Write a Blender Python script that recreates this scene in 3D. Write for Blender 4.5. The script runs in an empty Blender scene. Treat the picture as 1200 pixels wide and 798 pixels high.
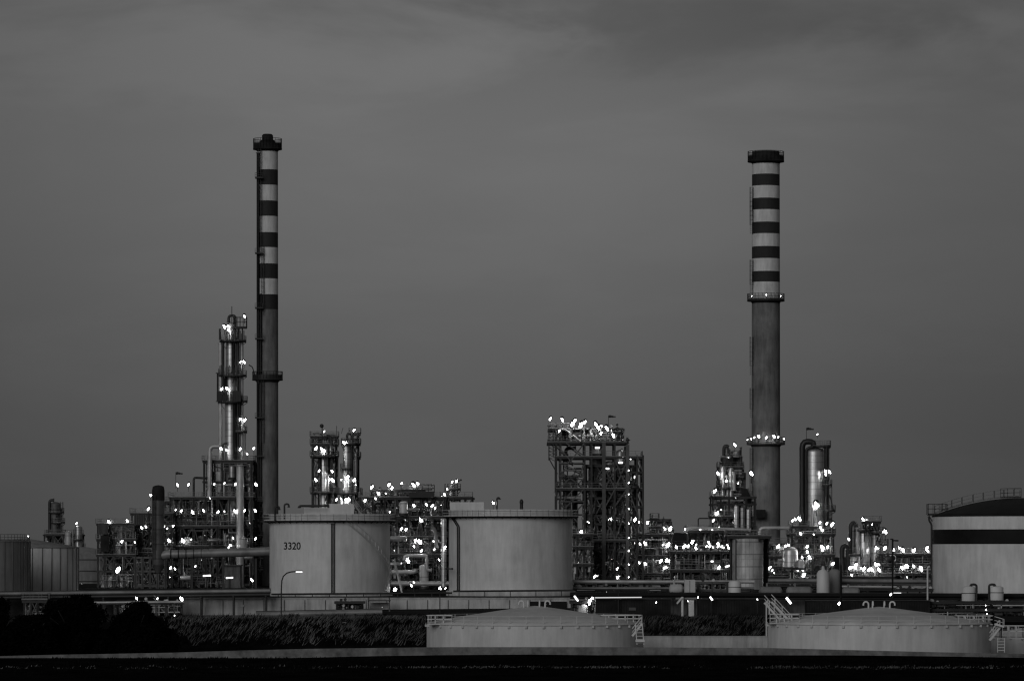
import bpy, math, random
from mathutils import Vector, Matrix
R = math.radians
PI = math.pi
C = bpy.context.scene.collection
rng = random.Random(11)
F = 5000.0; CAMZ = 15.0; HOR = 650.0
def X(px, D): return (px - 600.0) * D / F
def Z(py, D): return CAMZ + (HOR - py) * D / F
TER = 7.8      # level of the plant terrace
YARD = 4.6     # level of the lower yard in front of it

# ------------------------------------------------------------------ materials
def mat(name, v, rough=0.7, metal=0.0, var=0.0, scale=0.6, streak=False, seams=None, bump=0.0, v2=None, emit=0.0, spec=.5):
    m = bpy.data.materials.new(name); m.use_nodes = True
    nt = m.node_tree; N = nt.nodes; L = nt.links
    b = N['Principled BSDF']
    b.inputs['Roughness'].default_value = rough
    b.inputs['Metallic'].default_value = metal
    b.inputs['Base Color'].default_value = (v, v, v, 1)
    b.inputs['Specular IOR Level'].default_value = spec
    if emit:
        b.inputs['Emission Color'].default_value = (1, 1, 1, 1)
        b.inputs['Emission Strength'].default_value = emit
    col = None
    if var or v2 is not None:
        geo = N.new('ShaderNodeNewGeometry')
        mp = N.new('ShaderNodeMapping'); mp.vector_type = 'POINT'
        mp.inputs['Scale'].default_value = (scale * 3.4, scale * 3.4, scale * .55) if streak else (scale,) * 3
        L.new(geo.outputs['Position'], mp.inputs['Vector'])
        nz = N.new('ShaderNodeTexNoise'); nz.inputs['Detail'].default_value = 6; nz.inputs['Roughness'].default_value = .65
        nz.inputs['Scale'].default_value = 1.0
        L.new(mp.outputs[0], nz.inputs['Vector'])
        nz2 = N.new('ShaderNodeTexNoise'); nz2.inputs['Detail'].default_value = 5; nz2.inputs['Roughness'].default_value = .6; nz2.inputs['Scale'].default_value = scale * .55
        L.new(geo.outputs['Position'], nz2.inputs['Vector'])
        add = N.new('ShaderNodeMath'); add.operation = 'ADD'
        L.new(nz.outputs['Fac'], add.inputs[0]); L.new(nz2.outputs['Fac'], add.inputs[1])
        mr = N.new('ShaderNodeMapRange')
        mr.inputs['From Min'].default_value = .72; mr.inputs['From Max'].default_value = 1.28
        lo = v * (1 - var) if v2 is None else v2
        hi = v * (1 + var) if v2 is None else v
        mr.inputs['To Min'].default_value = lo; mr.inputs['To Max'].default_value = hi
        L.new(add.outputs[0], mr.inputs['Value'])
        col = mr.outputs[0]
        if bump:
            bp = N.new('ShaderNodeBump'); bp.inputs['Strength'].default_value = bump; bp.inputs['Distance'].default_value = .1
            L.new(nz.outputs['Fac'], bp.inputs['Height']); L.new(bp.outputs[0], b.inputs['Normal'])
    if seams:
        nseg, dz, dark = seams
        tc = N.new('ShaderNodeTexCoord'); gr = N.new('ShaderNodeTexGradient'); gr.gradient_type = 'RADIAL'
        L.new(tc.outputs['Object'], gr.inputs['Vector'])
        def line(src, mul, w):
            a = N.new('ShaderNodeMath'); a.operation = 'MULTIPLY'; a.inputs[1].default_value = mul; L.new(src, a.inputs[0])
            f = N.new('ShaderNodeMath'); f.operation = 'FRACT'; L.new(a.outputs[0], f.inputs[0])
            l = N.new('ShaderNodeMath'); l.operation = 'LESS_THAN'; l.inputs[1].default_value = w; L.new(f.outputs[0], l.inputs[0])
            return l.outputs[0]
        sp = N.new('ShaderNodeSeparateXYZ'); L.new(tc.outputs['Object'], sp.inputs[0])
        a = line(gr.outputs['Fac'], nseg, .08); c = line(sp.outputs['Z'], 1 / dz, .10)
        mx = N.new('ShaderNodeMath'); mx.operation = 'MAXIMUM'; L.new(a, mx.inputs[0]); L.new(c, mx.inputs[1])
        mix = N.new('ShaderNodeMapRange'); mix.inputs['To Min'].default_value = 1; mix.inputs['To Max'].default_value = dark
        L.new(mx.outputs[0], mix.inputs['Value'])
        ml = N.new('ShaderNodeMath'); ml.operation = 'MULTIPLY'; L.new(mix.outputs[0], ml.inputs[0])
        if col is not None: L.new(col, ml.inputs[1])
        else: ml.inputs[1].default_value = v
        col = ml.outputs[0]
    if col is not None:
        L.new(col, b.inputs['Base Color'])
    return m

M = {
 'steel': mat('dark_steel', .018, .6, .1, .45, .5),
 'steel2': mat('grey_steel', .075, .6, .2, .35, .4),
 'rail': mat('galvanised_rail', .15, .5, .3, .3, .6),
 'railw': mat('white_rail', .62, .5, 0, .15, .6),
 'pdark': mat('dark_pipe', .022, .5, .3, .4, .5),
 'pmid': mat('grey_pipe', .20, .5, .2, .35, .5),
 'plight': mat('pale_pipe', .45, .45, .3, .3, .5),
 'clad': mat('aluminium_cladding', .52, .42, .7, .25, .35, seams=(18, 1.4, .6)),
 'cladd': mat('dull_cladding', .32, .45, .7, .35, .35, seams=(16, 1.5, .55)),
 'cladw': mat('weathered_cladding', .46, .55, .15, .45, .3, streak=True, seams=(26, 2.4, .55)),
 'tank': mat('tank_paint', .60, .6, 0, .19, .30, streak=True, bump=.1),
 'tank2': mat('ribbed_tank_paint', .62, .6, 0, .25, .35, streak=True, bump=.1),
 'tank3': mat('dark_tank_paint', .19, .6, 0, .3, .35, streak=True, bump=.1),
 'tankroof': mat('tank_roof_paint', .50, .65, 0, .22, .3, bump=.15),
 'black': mat('black_paint', .012, .6, 0, .3, .5, spec=.1),
 'soot': mat('sooty_plate', .02, .8, 0, .5, .6, spec=.1),
 'chimc': mat('chimney_concrete', .15, .85, 0, .45, .35, streak=True, bump=.3),
 'chimw': mat('chimney_white', .60, .8, 0, .25, .35, streak=True, bump=.2),
 'chimd': mat('chimney_dark_band', .020, .8, 0, .35, .4, streak=True),
 'conc': mat('weathered_concrete', .42, .9, 0, .35, .35, streak=True, bump=.4),
 'concd': mat('stained_concrete', .11, .9, 0, .5, .5, streak=True, bump=.4),
 'concs': mat('mossy_concrete', .15, .9, 0, .55, .9, bump=.4),
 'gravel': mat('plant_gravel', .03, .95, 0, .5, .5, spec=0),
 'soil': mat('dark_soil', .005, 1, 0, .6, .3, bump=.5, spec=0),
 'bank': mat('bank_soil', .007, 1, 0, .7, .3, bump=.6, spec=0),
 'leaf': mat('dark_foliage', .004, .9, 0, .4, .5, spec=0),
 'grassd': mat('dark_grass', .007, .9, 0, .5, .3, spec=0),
 'grassl': mat('dry_grass', .24, .9, 0, .6, .12, v2=.004, spec=0),
 'bark': mat('bark', .03, .9, 0, .3, 2, spec=0),
 'hill': mat('far_hill', .035, 1, 0, .3, .004, spec=0),
 'stack_dark': mat('dark_duct', .085, .6, .2, .35, .5, seams=(1, 3.1, .5)),
 'glow': mat('lamp_glow', .8, .4, emit=45),
 'glow2': mat('bright_lamp_glow', .8, .4, emit=70),
 'glow0': mat('weak_lamp_glow', .8, .4, emit=14),
 'tube': mat('tube_glow', .8, .4, emit=3),
 'soft': mat('street_glow', .8, .4, emit=1.6),
 'dim': mat('dim_glow', .8, .4, emit=.5),
 'sign': mat('sign_plate', .55, .5),
 'cloth': mat('windsock_cloth', .03, .9),
}
M['grassl'].use_nodes = True

# ------------------------------------------------------------------ mesh builder
class MB:
    def __init__(s): s.v = []; s.f = []; s.sm = []; s.mi = []; s.cur = 0
    def add(s, vs, fs, smooth=False):
        o = len(s.v); s.v += [tuple(p) for p in vs]
        for f in fs:
            s.f.append(tuple(i + o for i in f)); s.sm.append(smooth); s.mi.append(s.cur)
        return s
    def box(s, x0, x1, y0, y1, z0, z1):
        return s.add([(x0,y0,z0),(x1,y0,z0),(x1,y1,z0),(x0,y1,z0),(x0,y0,z1),(x1,y0,z1),(x1,y1,z1),(x0,y1,z1)],
              [(0,3,2,1),(4,5,6,7),(0,1,5,4),(1,2,6,5),(2,3,7,6),(3,0,4,7)])
    def cbox(s, x, y, z, sx, sy, sz): return s.box(x-sx/2, x+sx/2, y-sy/2, y+sy/2, z-sz/2, z+sz/2)
    def bar(s, a, b, w, h=None):
        a = Vector(a); b = Vector(b); h = h or w
        d = b - a
        if d.length < 1e-4: return s
        d.normalize()
        u = d.cross(Vector((0,0,1)))
        if u.length < 1e-3: u = Vector((1,0,0))
        u.normalize(); n = u.cross(d)
        vs = []
        for p in (a, b):
            for i, j in ((-1,-1),(1,-1),(1,1),(-1,1)): vs.append(p + u*i*w/2 + n*j*h/2)
        return s.add(vs, [(0,1,2,3),(7,6,5,4),(0,4,5,1),(1,5,6,2),(2,6,7,3),(3,7,4,0)])
    def tube(s, pts, r, n=8):
        pts = [Vector(p) for p in pts]; rings = []
        prev = None
        for i, p in enumerate(pts):
            if i == 0: t = (pts[1]-p).normalized(); k = 1
            elif i == len(pts)-1: t = (p-pts[-2]).normalized(); k = 1
            else:
                a = (p-pts[i-1]).normalized(); b = (pts[i+1]-p).normalized(); t = (a+b)
                t = t.normalized() if t.length > 1e-3 else a
                k = 1
            if prev is None:
                u = t.cross(Vector((.13,.21,.97)))
                u.normalize()
            else:
                u = prev - t*prev.dot(t)
                if u.length < 1e-3: u = t.orthogonal()
                u.normalize()
            prev = u; w = t.cross(u)
            rings.append([p + (u*math.cos(2*PI*j/n) + w*math.sin(2*PI*j/n))*r*k for j in range(n)])
        vs = [q for rg in rings for q in rg]; fs = []
        for i in range(len(rings)-1):
            for j in range(n):
                fs.append((i*n+j, i*n+(j+1)%n, (i+1)*n+(j+1)%n, (i+1)*n+j))
        s.add(vs, fs, True)
        m = len(rings)
        s.add(rings[0], [tuple(range(n))[::-1]]); s.add(rings[-1], [tuple(range(n))])
        return s
    def lathe(s, x, y, prof, n=32, smooth=True, a0=0, a1=2*PI):
        full = abs(a1-a0-2*PI) < 1e-6; m = n if full else n+1
        vs = []
        for r, z in prof:
            for j in range(m):
                a = a0 + (a1-a0)*j/n
                vs.append((x + r*math.cos(a), y + r*math.sin(a), z))
        fs = []
        for i in range(len(prof)-1):
            if prof[i] == prof[i+1]: continue
            for j in range(n):
                k = (j+1) % m
                fs.append((i*m+j, i*m+k, (i+1)*m+k, (i+1)*m+j))
        return s.add(vs, fs, smooth)
    def ball(s, c, rx, ry, rz, n=10, k=6, tilt=0):
        vs = []; fs = []
        mt = Matrix.Rotation(tilt, 3, 'Y')
        for i in range(1, k):
            t = PI*i/k
            for j in range(n):
                a = 2*PI*j/n
                vs.append(Vector(c) + mt @ Vector((rx*math.sin(t)*math.cos(a), ry*math.sin(t)*math.sin(a), rz*math.cos(t))))
        top = len(vs); vs.append(Vector(c) + mt @ Vector((0,0,rz))); vs.append(Vector(c) + mt @ Vector((0,0,-rz)))
        for i in range(k-2):
            for j in range(n):
                fs.append((i*n+j, (i+1)*n+j, (i+1)*n+(j+1)%n, i*n+(j+1)%n))
        for j in range(n):
            fs.append((top, j, (j+1)%n)); fs.append((top+1, (k-2)*n+(j+1)%n, (k-2)*n+j))
        return s.add(vs, fs, True)
    def build(s, name, m, parent=None, origin=None):
        if parent is not None: org = ORG[parent.name]
        else: org = Vector(origin or (0,0,0))
        me = bpy.data.meshes.new(name)
        me.from_pydata([tuple(Vector(p)-org) for p in s.v], [], s.f)
        me.polygons.foreach_set('use_smooth', s.sm)
        me.polygons.foreach_set('material_index', s.mi)
        ms = m if isinstance(m, (list, tuple)) else [m]
        for q in ms: me.materials.append(M[q])
        me.validate(); me.update()
        o = bpy.data.objects.new(name, me); C.objects.link(o)
        if parent is not None: o.parent = parent
        else: o.location = org
        ORG[o.name] = org
        return o
ORG = {}
def tag(o, label=None, cat=None, group=None, kind=None):
    if label: o['label'] = label
    if cat: o['category'] = cat
    if group: o['group'] = group
    if kind: o['kind'] = kind
    return o
def thing(name, label, cat, loc, group=None):
    o = bpy.data.objects.new(name, None); C.objects.link(o)
    o.location = loc; o.empty_display_size = .5
    ORG[o.name] = Vector(loc)
    return tag(o, label, cat, group)
def copy_tree(o, loc=None, parent=None, label=None, group=None):
    c = o.copy(); C.objects.link(c)
    if parent is not None: c.parent = parent
    if loc is not None: c.location = loc; ORG[c.name] = Vector(loc)
    if label: c['label'] = label
    if group: c['group'] = group
    for ch in [q for q in o.children]: copy_tree(ch, None, c)
    return c

# ------------------------------------------------------------------ small parts
# floodlight: swan pole, hood and a glowing lens; shared meshes for both tilts
def _flood_meshes():
    out = {}
    for t in (-1, 1):
        b = MB()
        b.tube([(0,.1,-1.5),(0,.1,-.5),(t*-.15,.12,.15)], .06, 6)
        mt = Matrix.Rotation(t*R(28), 3, 'Y')
        ring = []
        hb = MB(); hb.lathe(0, 0, [(.02,.52),(.28,.40),(.36,.1),(.36,0)], 10)
        hb.v = [tuple(mt @ Vector(p) + Vector((t*-.02,.22,.1))) for p in hb.v]
        b.add(hb.v, hb.f, True)
        out[t] = b
    return out
_fm = {}
def flood(parent, px, py, D, s=1.0, dy=0.0, dim=False, t=None):
    """a floodlight bolted to parent; px,py of the lens seen in the picture, D its distance"""
    t = t or rng.choice((-1, 1))
    key = (t, 'dim' if dim else ('big' if s > 1.35 else ('weak' if s < .95 else ('n' if int(px*7+py*3) % 3 else 'weak'))))
    if key not in _fm:
        b = _flood_meshes()[t]
        me = bpy.data.meshes.new('floodlight'); me.from_pydata(b.v, [], b.f); me.materials.append(M['steel'])
        l = MB(); l.ball((0,0,0), .165, .165, .38, 10, 6, t*R(28))
        ml = bpy.data.meshes.new('lens'); ml.from_pydata([tuple(p) for p in l.v], [], l.f)
        ml.polygons.foreach_set('use_smooth', [True]*len(l.f)); ml.materials.append(M[{'dim':'dim','weak':'glow0','n':'glow','big':'glow2'}[key[1]]])
        _fm[key] = (me, ml)
    me, ml = _fm[key]
    o = bpy.data.objects.new('floodlight', me); C.objects.link(o); o.parent = parent
    o.location = Vector((X(px, D), D + dy, Z(py, D))) - ORG[parent.name]
    o.scale = (s*.82*rng.uniform(.85,1.12),)*3
    l = bpy.data.objects.new('lens', ml); C.objects.link(l); l.parent = o
    return o
def tube_light(parent, px0, py0, px1, py1, D, w=.22, m='tube'):
    b = MB(); p0 = (X(px0,D), D, Z(py0,D)); p1 = (X(px1,D), D, Z(py1,D))
    b.bar(Vector(p0)+Vector((0,.05,.16)), Vector(p1)+Vector((0,.05,.16)), .35, .10)
    b.bar(((p0[0]+p1[0])/2, D+.05, (p0[2]+p1[2])/2+.18), ((p0[0]+p1[0])/2, D+.6, (p0[2]+p1[2])/2+1.2), .06)
    o = b.build('strip_light', 'steel', parent)
    MB().bar(p0, p1, w).build('tube', m, o)
    return o
def rail_line(b, pts, h=1.1, w=.055, step=1.6, toe=True):
    for a, c in zip(pts, pts[1:]):
        a = Vector(a); c = Vector(c); L = (c-a).length
        n = max(1, int(round(L/step)))
        for i in range(n+1):
            p = a.lerp(c, i/n); b.bar(p, p + Vector((0,0,h)), w)
        for k in (.55, 1.0): b.bar(a+Vector((0,0,h*k)), c+Vector((0,0,h*k)), w)
        if toe: b.bar(a+Vector((0,0,.12)), c+Vector((0,0,.12)), .03, .2)
def arc_pts(x, y, z, r, a0, a1, n=16): return [(x+r*math.cos(a0+(a1-a0)*i/n), y+r*math.sin(a0+(a1-a0)*i/n), z) for i in range(n+1)]
def ladder(parent, x, y, z0, z1, cage=True, w=.5, m='steel'):
    b = MB()
    for s in (-1, 1): b.bar((x+s*w/2, y, z0), (x+s*w/2, y, z1), .07)
    z = z0+.3
    while z < z1: b.bar((x-w/2, y, z), (x+w/2, y, z), .04); z += .45
    if cage:
        z = z0+2.2
        while z < z1:
            p = [(x+.42*math.cos(a), y-.05-.7*abs(math.sin(a)), z) for a in (PI, PI*1.25, PI*1.5, PI*1.75, 2*PI)]
            for q, t in zip(p, p[1:]): b.bar(q, t, .05)
            z += 1.1
        for a in (PI, PI*1.3, PI*1.7, 2*PI):
            b.bar((x+.42*math.cos(a), y-.05-.7*abs(math.sin(a)), z0+2.2), (x+.42*math.cos(a), y-.05-.7*abs(math.sin(a)), z1), .05)
    return b.build('ladder', m, parent)
def bend(pts, r=.6):
    """round the corners of an orthogonal route"""
    pts = [Vector(p) for p in pts]; out = [pts[0]]
    for a, p, c in zip(pts, pts[1:], pts[2:]):
        d1 = min(r, (p-a).length*.45); d2 = min(r, (c-p).length*.45)
        q0 = p + (a-p).normalized()*d1; q1 = p + (c-p).normalized()*d2
        for t in (0, .33, .67, 1): out.append((1-t)**2*q0 + 2*t*(1-t)*p + t*t*q1)
    out.append(pts[-1]); return out
def pipe(parent, pts, r, m='pmid', n=8, name='pipe', flange=True):
    b = MB(); b.tube(bend(pts, max(.35, r*2.2)), r, n)
    if flange and r > .1:
        for e, nx in ((pts[0], pts[1]), (pts[-1], pts[-2])):
            e = Vector(e); d = (Vector(nx)-e).normalized()
            b.tube([e+d*.02, e+d*.16], r*1.5, n)
    return b.build(name, m, parent)
def random_pipes(parent, x0, x1, y0, y1, z0, z1, n, seed, rmax=.3, mats=('pdark','pdark','pmid','pmid','plight')):
    g = random.Random(seed)
    for i in range(n):
        r = g.choice((.09,.12,.12,.16,.2,rmax)); m = g.choice(mats)
        y = g.uniform(y0, y1); xa = g.uniform(x0, x1); za = g.uniform(z0, z1)
        k = g.random()
        if k < .38:
            xb = min(x1, max(x0, xa + g.choice((-1,1))*g.uniform(3, (x1-x0)*.8+3)))
            if abs(xb-xa) < 1.2: xb = x1 if xa-x0 < x1-xa else x0
            zb = min(z1, max(z0, za + g.choice((-1,1))*g.uniform(1, 5)))
            pts = [(xa,y,za),(xb,y,za)]
            if abs(zb-za) > .8: pts.append((xb,y,zb))
        elif k < .75:
            zb = min(z1, max(z0, za + g.choice((-1,1))*g.uniform(3, (z1-z0)*.6+3)))
            if abs(zb-za) < 1.5: zb = z0 if za-z0 > z1-za else z1
            xb = min(x1, max(x0, xa + g.choice((-1,1))*g.uniform(1, 4)))
            pts = [(xa,y,za),(xa,y,zb)]
            if abs(xb-xa) > .8: pts.append((xb,y,zb))
        elif k < .9:
            w = g.uniform(1.2,3); h = g.uniform(1.5,4)
            xa = min(xa, x1-w); zt = min(za+h, z1)
            pts = [(xa,y,zt-h),(xa,y,zt),(xa+w,y,zt),(xa+w,y,zt-h)]
        else:
            yb = y1 if y-y0 < y1-y else y0
            if abs(yb-y) < 1: yb = y+1.5
            pts = [(xa,y,za),(xa,yb,za),(xa,yb,max(z0,za-g.uniform(1.5,4)))]
            if (Vector(pts[2])-Vector(pts[1])).length < .5: pts = pts[:2]
        pipe(parent, pts, r, m, 7)
        if g.random() < .45:
            b = MB(); p = Vector(pts[0]).lerp(Vector(pts[1]), .5)
            b.ball(p, r*2.0+.08, r*1.8, r*2.0+.08, 7, 4); b.bar(p, p+Vector((0,-.3,r*2+.5)), .08)
            q = p+Vector((0,-.3,r*2+.5)); b.tube([q-Vector((0,.04,0)), q+Vector((0,.04,0))], .28, 8)
            b.build('valve', g.choice(('pdark','pmid','plight')), parent)

# ------------------------------------------------------------------ large parts
def frame(name, label, cat, D, depth, xs, levels, base=TER, brace='x', rails=None, rows=2, w=.38, m='steel',
          npipes=0, seed=0, lamps=(), plates=None, group=None, mats=None, rmax=.3, ladders=(), decktop=True, zmaxpipe=None):
    """open steel structure: xs post lines (px), levels deck heights (py, low to high)"""
    f0 = D - depth/2; f1 = D + depth/2
    ys = [f0 + (f1-f0)*i/(rows-1) for i in range(rows)]
    xm = [X(x, D) for x in xs]; zs = [base] + [Z(p, D) for p in levels]
    t = thing(name, label, cat, ((xm[0]+xm[-1])/2, D, base), group)
    top = zs[-1]
    for y in ys:
        for x in xm:
            b = MB(); ww = w*rng.choice((.9,1,1.15))
            b.box(x-ww/2, x+ww/2, y-.06, y+.06, base, top-.02); b.box(x-.05, x+.05, y-ww/2, y+ww/2, base, top-.03)
            b.box(x-ww/2, x+ww/2, y-ww/2, y-ww/2+.06, base, top-.025); b.box(x-ww/2, x+ww/2, y+ww/2-.06, y+ww/2, base, top-.025)
            b.build('post', m, t)
    for i, z in enumerate(zs[1:]):
        b = MB()
        for k, y in enumerate(ys): b.bar((xm[0]-.4, y, z-.22), (xm[-1]+.4, y, z-.22), .26, .42)
        for x in xm: b.bar((x, ys[0], z-.25), (x, ys[-1], z-.25), .24, .38)
        pl = plates[i] if plates else True
        if pl:
            a0, a1 = (xm[0]-.5, xm[-1]+.5) if pl is True else (X(pl[0], D), X(pl[1], D))
            b.box(a0, a1, ys[0]-.3, ys[-1]+.3, z+.012, z+.08)
        o = b.build('deck', m, t)
        if (rails is None or rails[i]) and pl:
            rb = MB(); zz = z+.08
            rail_line(rb, [(a0, ys[0]-.25, zz), (a1, ys[0]-.25, zz), (a1, ys[-1]+.25, zz), (a0, ys[-1]+.25, zz), (a0, ys[0]-.25, zz)])
            rb.build('railing', 'rail', o)
    if brace:
        for fi, y in enumerate((ys[0], ys[-1])):
            for i in range(len(zs)-1):
                for j in range(len(xm)-1):
                    k = (i*7 + j*3 + seed) % 4; b = MB()
                    if brace == 'x' and k in (0, 2): b.bar((xm[j], y, zs[i]), (xm[j+1], y, zs[i+1]), .16); b.bar((xm[j+1], y+.1, zs[i]), (xm[j], y+.1, zs[i+1]), .16)
                    elif k == 1: b.bar((xm[j], y, zs[i+1]), ((xm[j]+xm[j+1])/2, y, zs[i]), .16); b.bar((xm[j+1], y, zs[i+1]), ((xm[j]+xm[j+1])/2, y+.05, zs[i]), .16)
                    if b.v: b.build('brace', 'steel2' if fi == 0 else m, t)
    for lx, a, c in ladders:
        ladder(t, X(lx, D), f0-.35, zs[a], zs[c]+.9)
    if npipes:
        random_pipes(t, xm[0], xm[-1], f0+.5, f1-.5, base+.4, (zmaxpipe and Z(zmaxpipe, D)) or top-.4, npipes, seed+100, rmax, mats or ('pdark','pdark','pmid','pmid','plight'))
    if npipes > 40:
        g = random.Random(seed*3+5)
        for i in range(64):
            y = g.choice((f0-.15, f0+1.2, D, f1-1)); a = g.uniform(xm[0], xm[-1]); lv = g.randrange(len(zs)-1)
            za, zc = zs[lv], zs[lv+1]; b = MB(); w_ = g.choice((.08,.1,.14,.2))
            if g.random() < .6: b.bar((a, y, za+.1), (a, y, zc-.5), w_)
            else:
                c_ = min(xm[-1], a+g.uniform(2, 9)); zz = g.uniform(za+.6, zc-.6) if zc-za > 1.6 else za+.6; b.bar((a, y, zz), (c_, y, zz), w_)
            b.build('conduit', g.choice(('pmid','plight','plight','steel2')), t)
        for lv in range(len(zs)-1):
            if zs[lv+1]-zs[lv] > 2 and g.random() < .8:
                a = g.uniform(xm[0], xm[-1]-4); h_ = zs[lv+1]-zs[lv]; sg = g.choice((-1, 1))
                if sg < 0: a += min(4, h_)
                stair(t, (a, f0+.7, zs[lv]), (a+sg*min(4, h_), f0+.7, zs[lv+1]), .8, 'pmid', 'stair')
        for i in range(15):
            a = g.uniform(xm[0], xm[-1]-3); lv = g.randrange(len(zs)-1); h_ = min(2.2, (zs[lv+1]-zs[lv])*.7); w_ = g.uniform(.7, 1.8)
            b = MB(); y = g.choice((f0+.9, f0+2.5)); z_ = zs[lv]+.15
            b.box(a, a+w_, y, y+.8, z_, z_+h_*g.uniform(.5, 1)); b.build('equipment_box', g.choice(('pmid','pdark','steel2','plight')), t)
        for i in range(6):
            L_ = min(xm[-1]-xm[0]-.5, g.uniform(4, 8)); a = g.uniform(xm[0], xm[-1]-L_); lv = g.randrange(len(zs)-1)
            if zs[lv+1]-zs[lv] < 2.6: continue
            z_ = g.uniform(zs[lv]+1.1, zs[lv+1]-1.2); y = g.choice((f0-.6, f0+1.5)); b = MB()
            b.box(a, a+L_, y, y+.8, z_-.1, z_); rail_line(b, [(a, y, z_), (a+L_, y, z_)], 1.0, .07, 1.3, False)
            b.bar((a+.2, y+.4, zs[lv]), (a+.2, y+.4, z_), .12); b.bar((a+L_-.2, y+.4, zs[lv]), (a+L_-.2, y+.4, z_), .12)
            b.build('walkway', g.choice(('steel2','pmid','pmid')), t)
    for l in lamps:
        flood(t, l[0], l[1], f0-.5, *(l[2:]))
    return t

def dome_prof(r, z0, z1, h, rings=True, step=2.6):
    p = [(r, z0), (r, z1)]
    for i in range(1, 6):
        a = PI/2*i/5; p.append((r*math.cos(a)+.001, z1+h*math.sin(a)))
    return p
def hoops(b, x, y, r, z0, z1, step=2.6, n=28):
    z = z0+step
    while z < z1-.4:
        b.lathe(x, y, [(r+.003, z-.05), (r+.035, z-.05), (r+.035, z+.05), (r+.003, z+.05)], n, False); z += step
def vessel(name, label, cat, px, D, rpx, top, bot, m='clad', decks=(), lad=None, pipes=(), lamps=(), taper=None, group=None, domeh=None, skirt=True, step=2.6):
    """upright cylindrical vessel. decks: (py, left_px, right_px[, depth]) ; pipes: list of (list of (px,py), r, mat, dy)"""
    x = X(px, D); r = rpx*D/F; z0 = Z(bot, D) if bot else TER; z1 = Z(top, D)
    t = thing(name, label, cat, (x, D, z0), group)
    h = r*.5 if domeh is None else domeh
    b = MB()
    if taper:
        zt = Z(taper[0], D); r2 = taper[1]*D/F
        pr = [(r, z0), (r, zt)]; pr += [(r2, zt+abs(r-r2)*1.6)]; pr += dome_prof(r2, zt+abs(r-r2)*1.6, z1-h, h, step=step)[1:]; hoops(b, x, D, r, z0, zt, step); hoops(b, x, D, r2, zt+1, z1-h, step)
    else: pr = dome_prof(r, z0, z1-h, h); hoops(b, x, D, r, z0, z1-h, step)
    b.lathe(x, D, pr, 28); b.build('shell', m, t)
    if skirt: MB().lathe(x, D, [(r*1.12, z0), (r*1.12, z0+.5), (r*.9, z0+.5)], 24).build('base_ring', 'steel', t)
    for d in decks:
        py, lp, rp = d[:3]; z = Z(py, D); x0 = X(lp, D); x1 = X(rp, D); dep = d[3] if len(d) > 3 else r+1.0
        ang = 10
        b = MB()
        cx = (x0+x1)/2; hx = (x1-x0)/2
        out = [(cx+hx*math.cos(a), D+dep*math.sin(a)) for a in [2*PI*i/16+.2 for i in range(16)]]
        out = [(cx + max(-1, min(1, (p[0]-cx)/hx*1.12))*hx, D + max(-1, min(1, (p[1]-D)/dep*1.12))*dep) for p in out]
        n = len(out)
        b.add([(p[0], p[1], z) for p in out] + [(p[0], p[1], z-.28) for p in out],
              [tuple(range(n)), tuple(range(2*n-1, n-1, -1))] + [(i, i+n, (i+1)%n+n, (i+1)%n) for i in range(n)])
        for k in range(0, n, 4): b.bar((out[k][0], out[k][1], z-.3), (x + (out[k][0]-x)*.3, D+(out[k][1]-D)*.3, z-2.0), .12)
        o = b.build('platform', 'steel', t)
        rb = MB(); rail_line(rb, [(p[0]*.99+cx*.01, p[1], z) for p in out + out[:1]], step=1.4)
        if len(d) > 4 and d[4]:   # solid wind screen
            rb.add([(p[0], p[1], z) for p in out + out[:1]] + [(p[0], p[1], z+d[4]) for p in out + out[:1]], [(i, i+1, i+n+2, i+n+1) for i in range(n)])
        rb.build('railing', 'rail' if not (len(d) > 4 and d[4]) else 'steel', o)
    if lad:
        for lx, a, c in lad: ladder(t, X(lx, D), D - r*.75-.4, Z(a, D), Z(c, D))
    for pts, pr_, pm, dy in pipes:
        pipe(t, [(X(a, D), D+dy, Z(c, D)) for a, c in pts], pr_, pm, 10)
    for l in lamps:
        flood(t, l[0], l[1], D - r - 1.0, *(l[2:]))
    return t
def drum(name, label, cat, px0, px1, py, D, rpx, m='pmid', group=None, legs=1.0):
    """horizontal vessel on two saddles"""
    x0 = X(px0, D); x1 = X(px1, D); z = Z(py, D); r = rpx*D/F
    t = thing(name, label, cat, ((x0+x1)/2, D, z-r-legs), group)
    b = MB(); n = 14; k = min(r*.6, (x1-x0)*.2)
    prof = [(x0, .02), (x0+k*.15, r*.5), (x0+k*.5, r*.85), (x0+k, r), (x1-k, r), (x1-k*.5, r*.85), (x1-k*.15, r*.5), (x1, .02)]
    vs = [(xx, D+rr*math.cos(2*PI*j/n), z+rr*math.sin(2*PI*j/n)) for xx, rr in prof for j in range(n)]
    b.add(vs, [(i*n+j, (i+1)*n+j, (i+1)*n+(j+1)%n, i*n+(j+1)%n) for i in range(len(prof)-1) for j in range(n)], True)
    b.build('shell', m, t)
    for q in (.22, .78):
        xx = x0+(x1-x0)*q
        MB().box(xx-.18, xx+.18, D-r*.8, D+r*.8, z-r-legs, z-r*.55).build('saddle', 'steel', t)
    MB().tube([(x0+(x1-x0)*.35, D, z+r*.8), (x0+(x1-x0)*.35, D, z+r+.6)], .18).build('nozzle', m, t)
    return t

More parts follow.
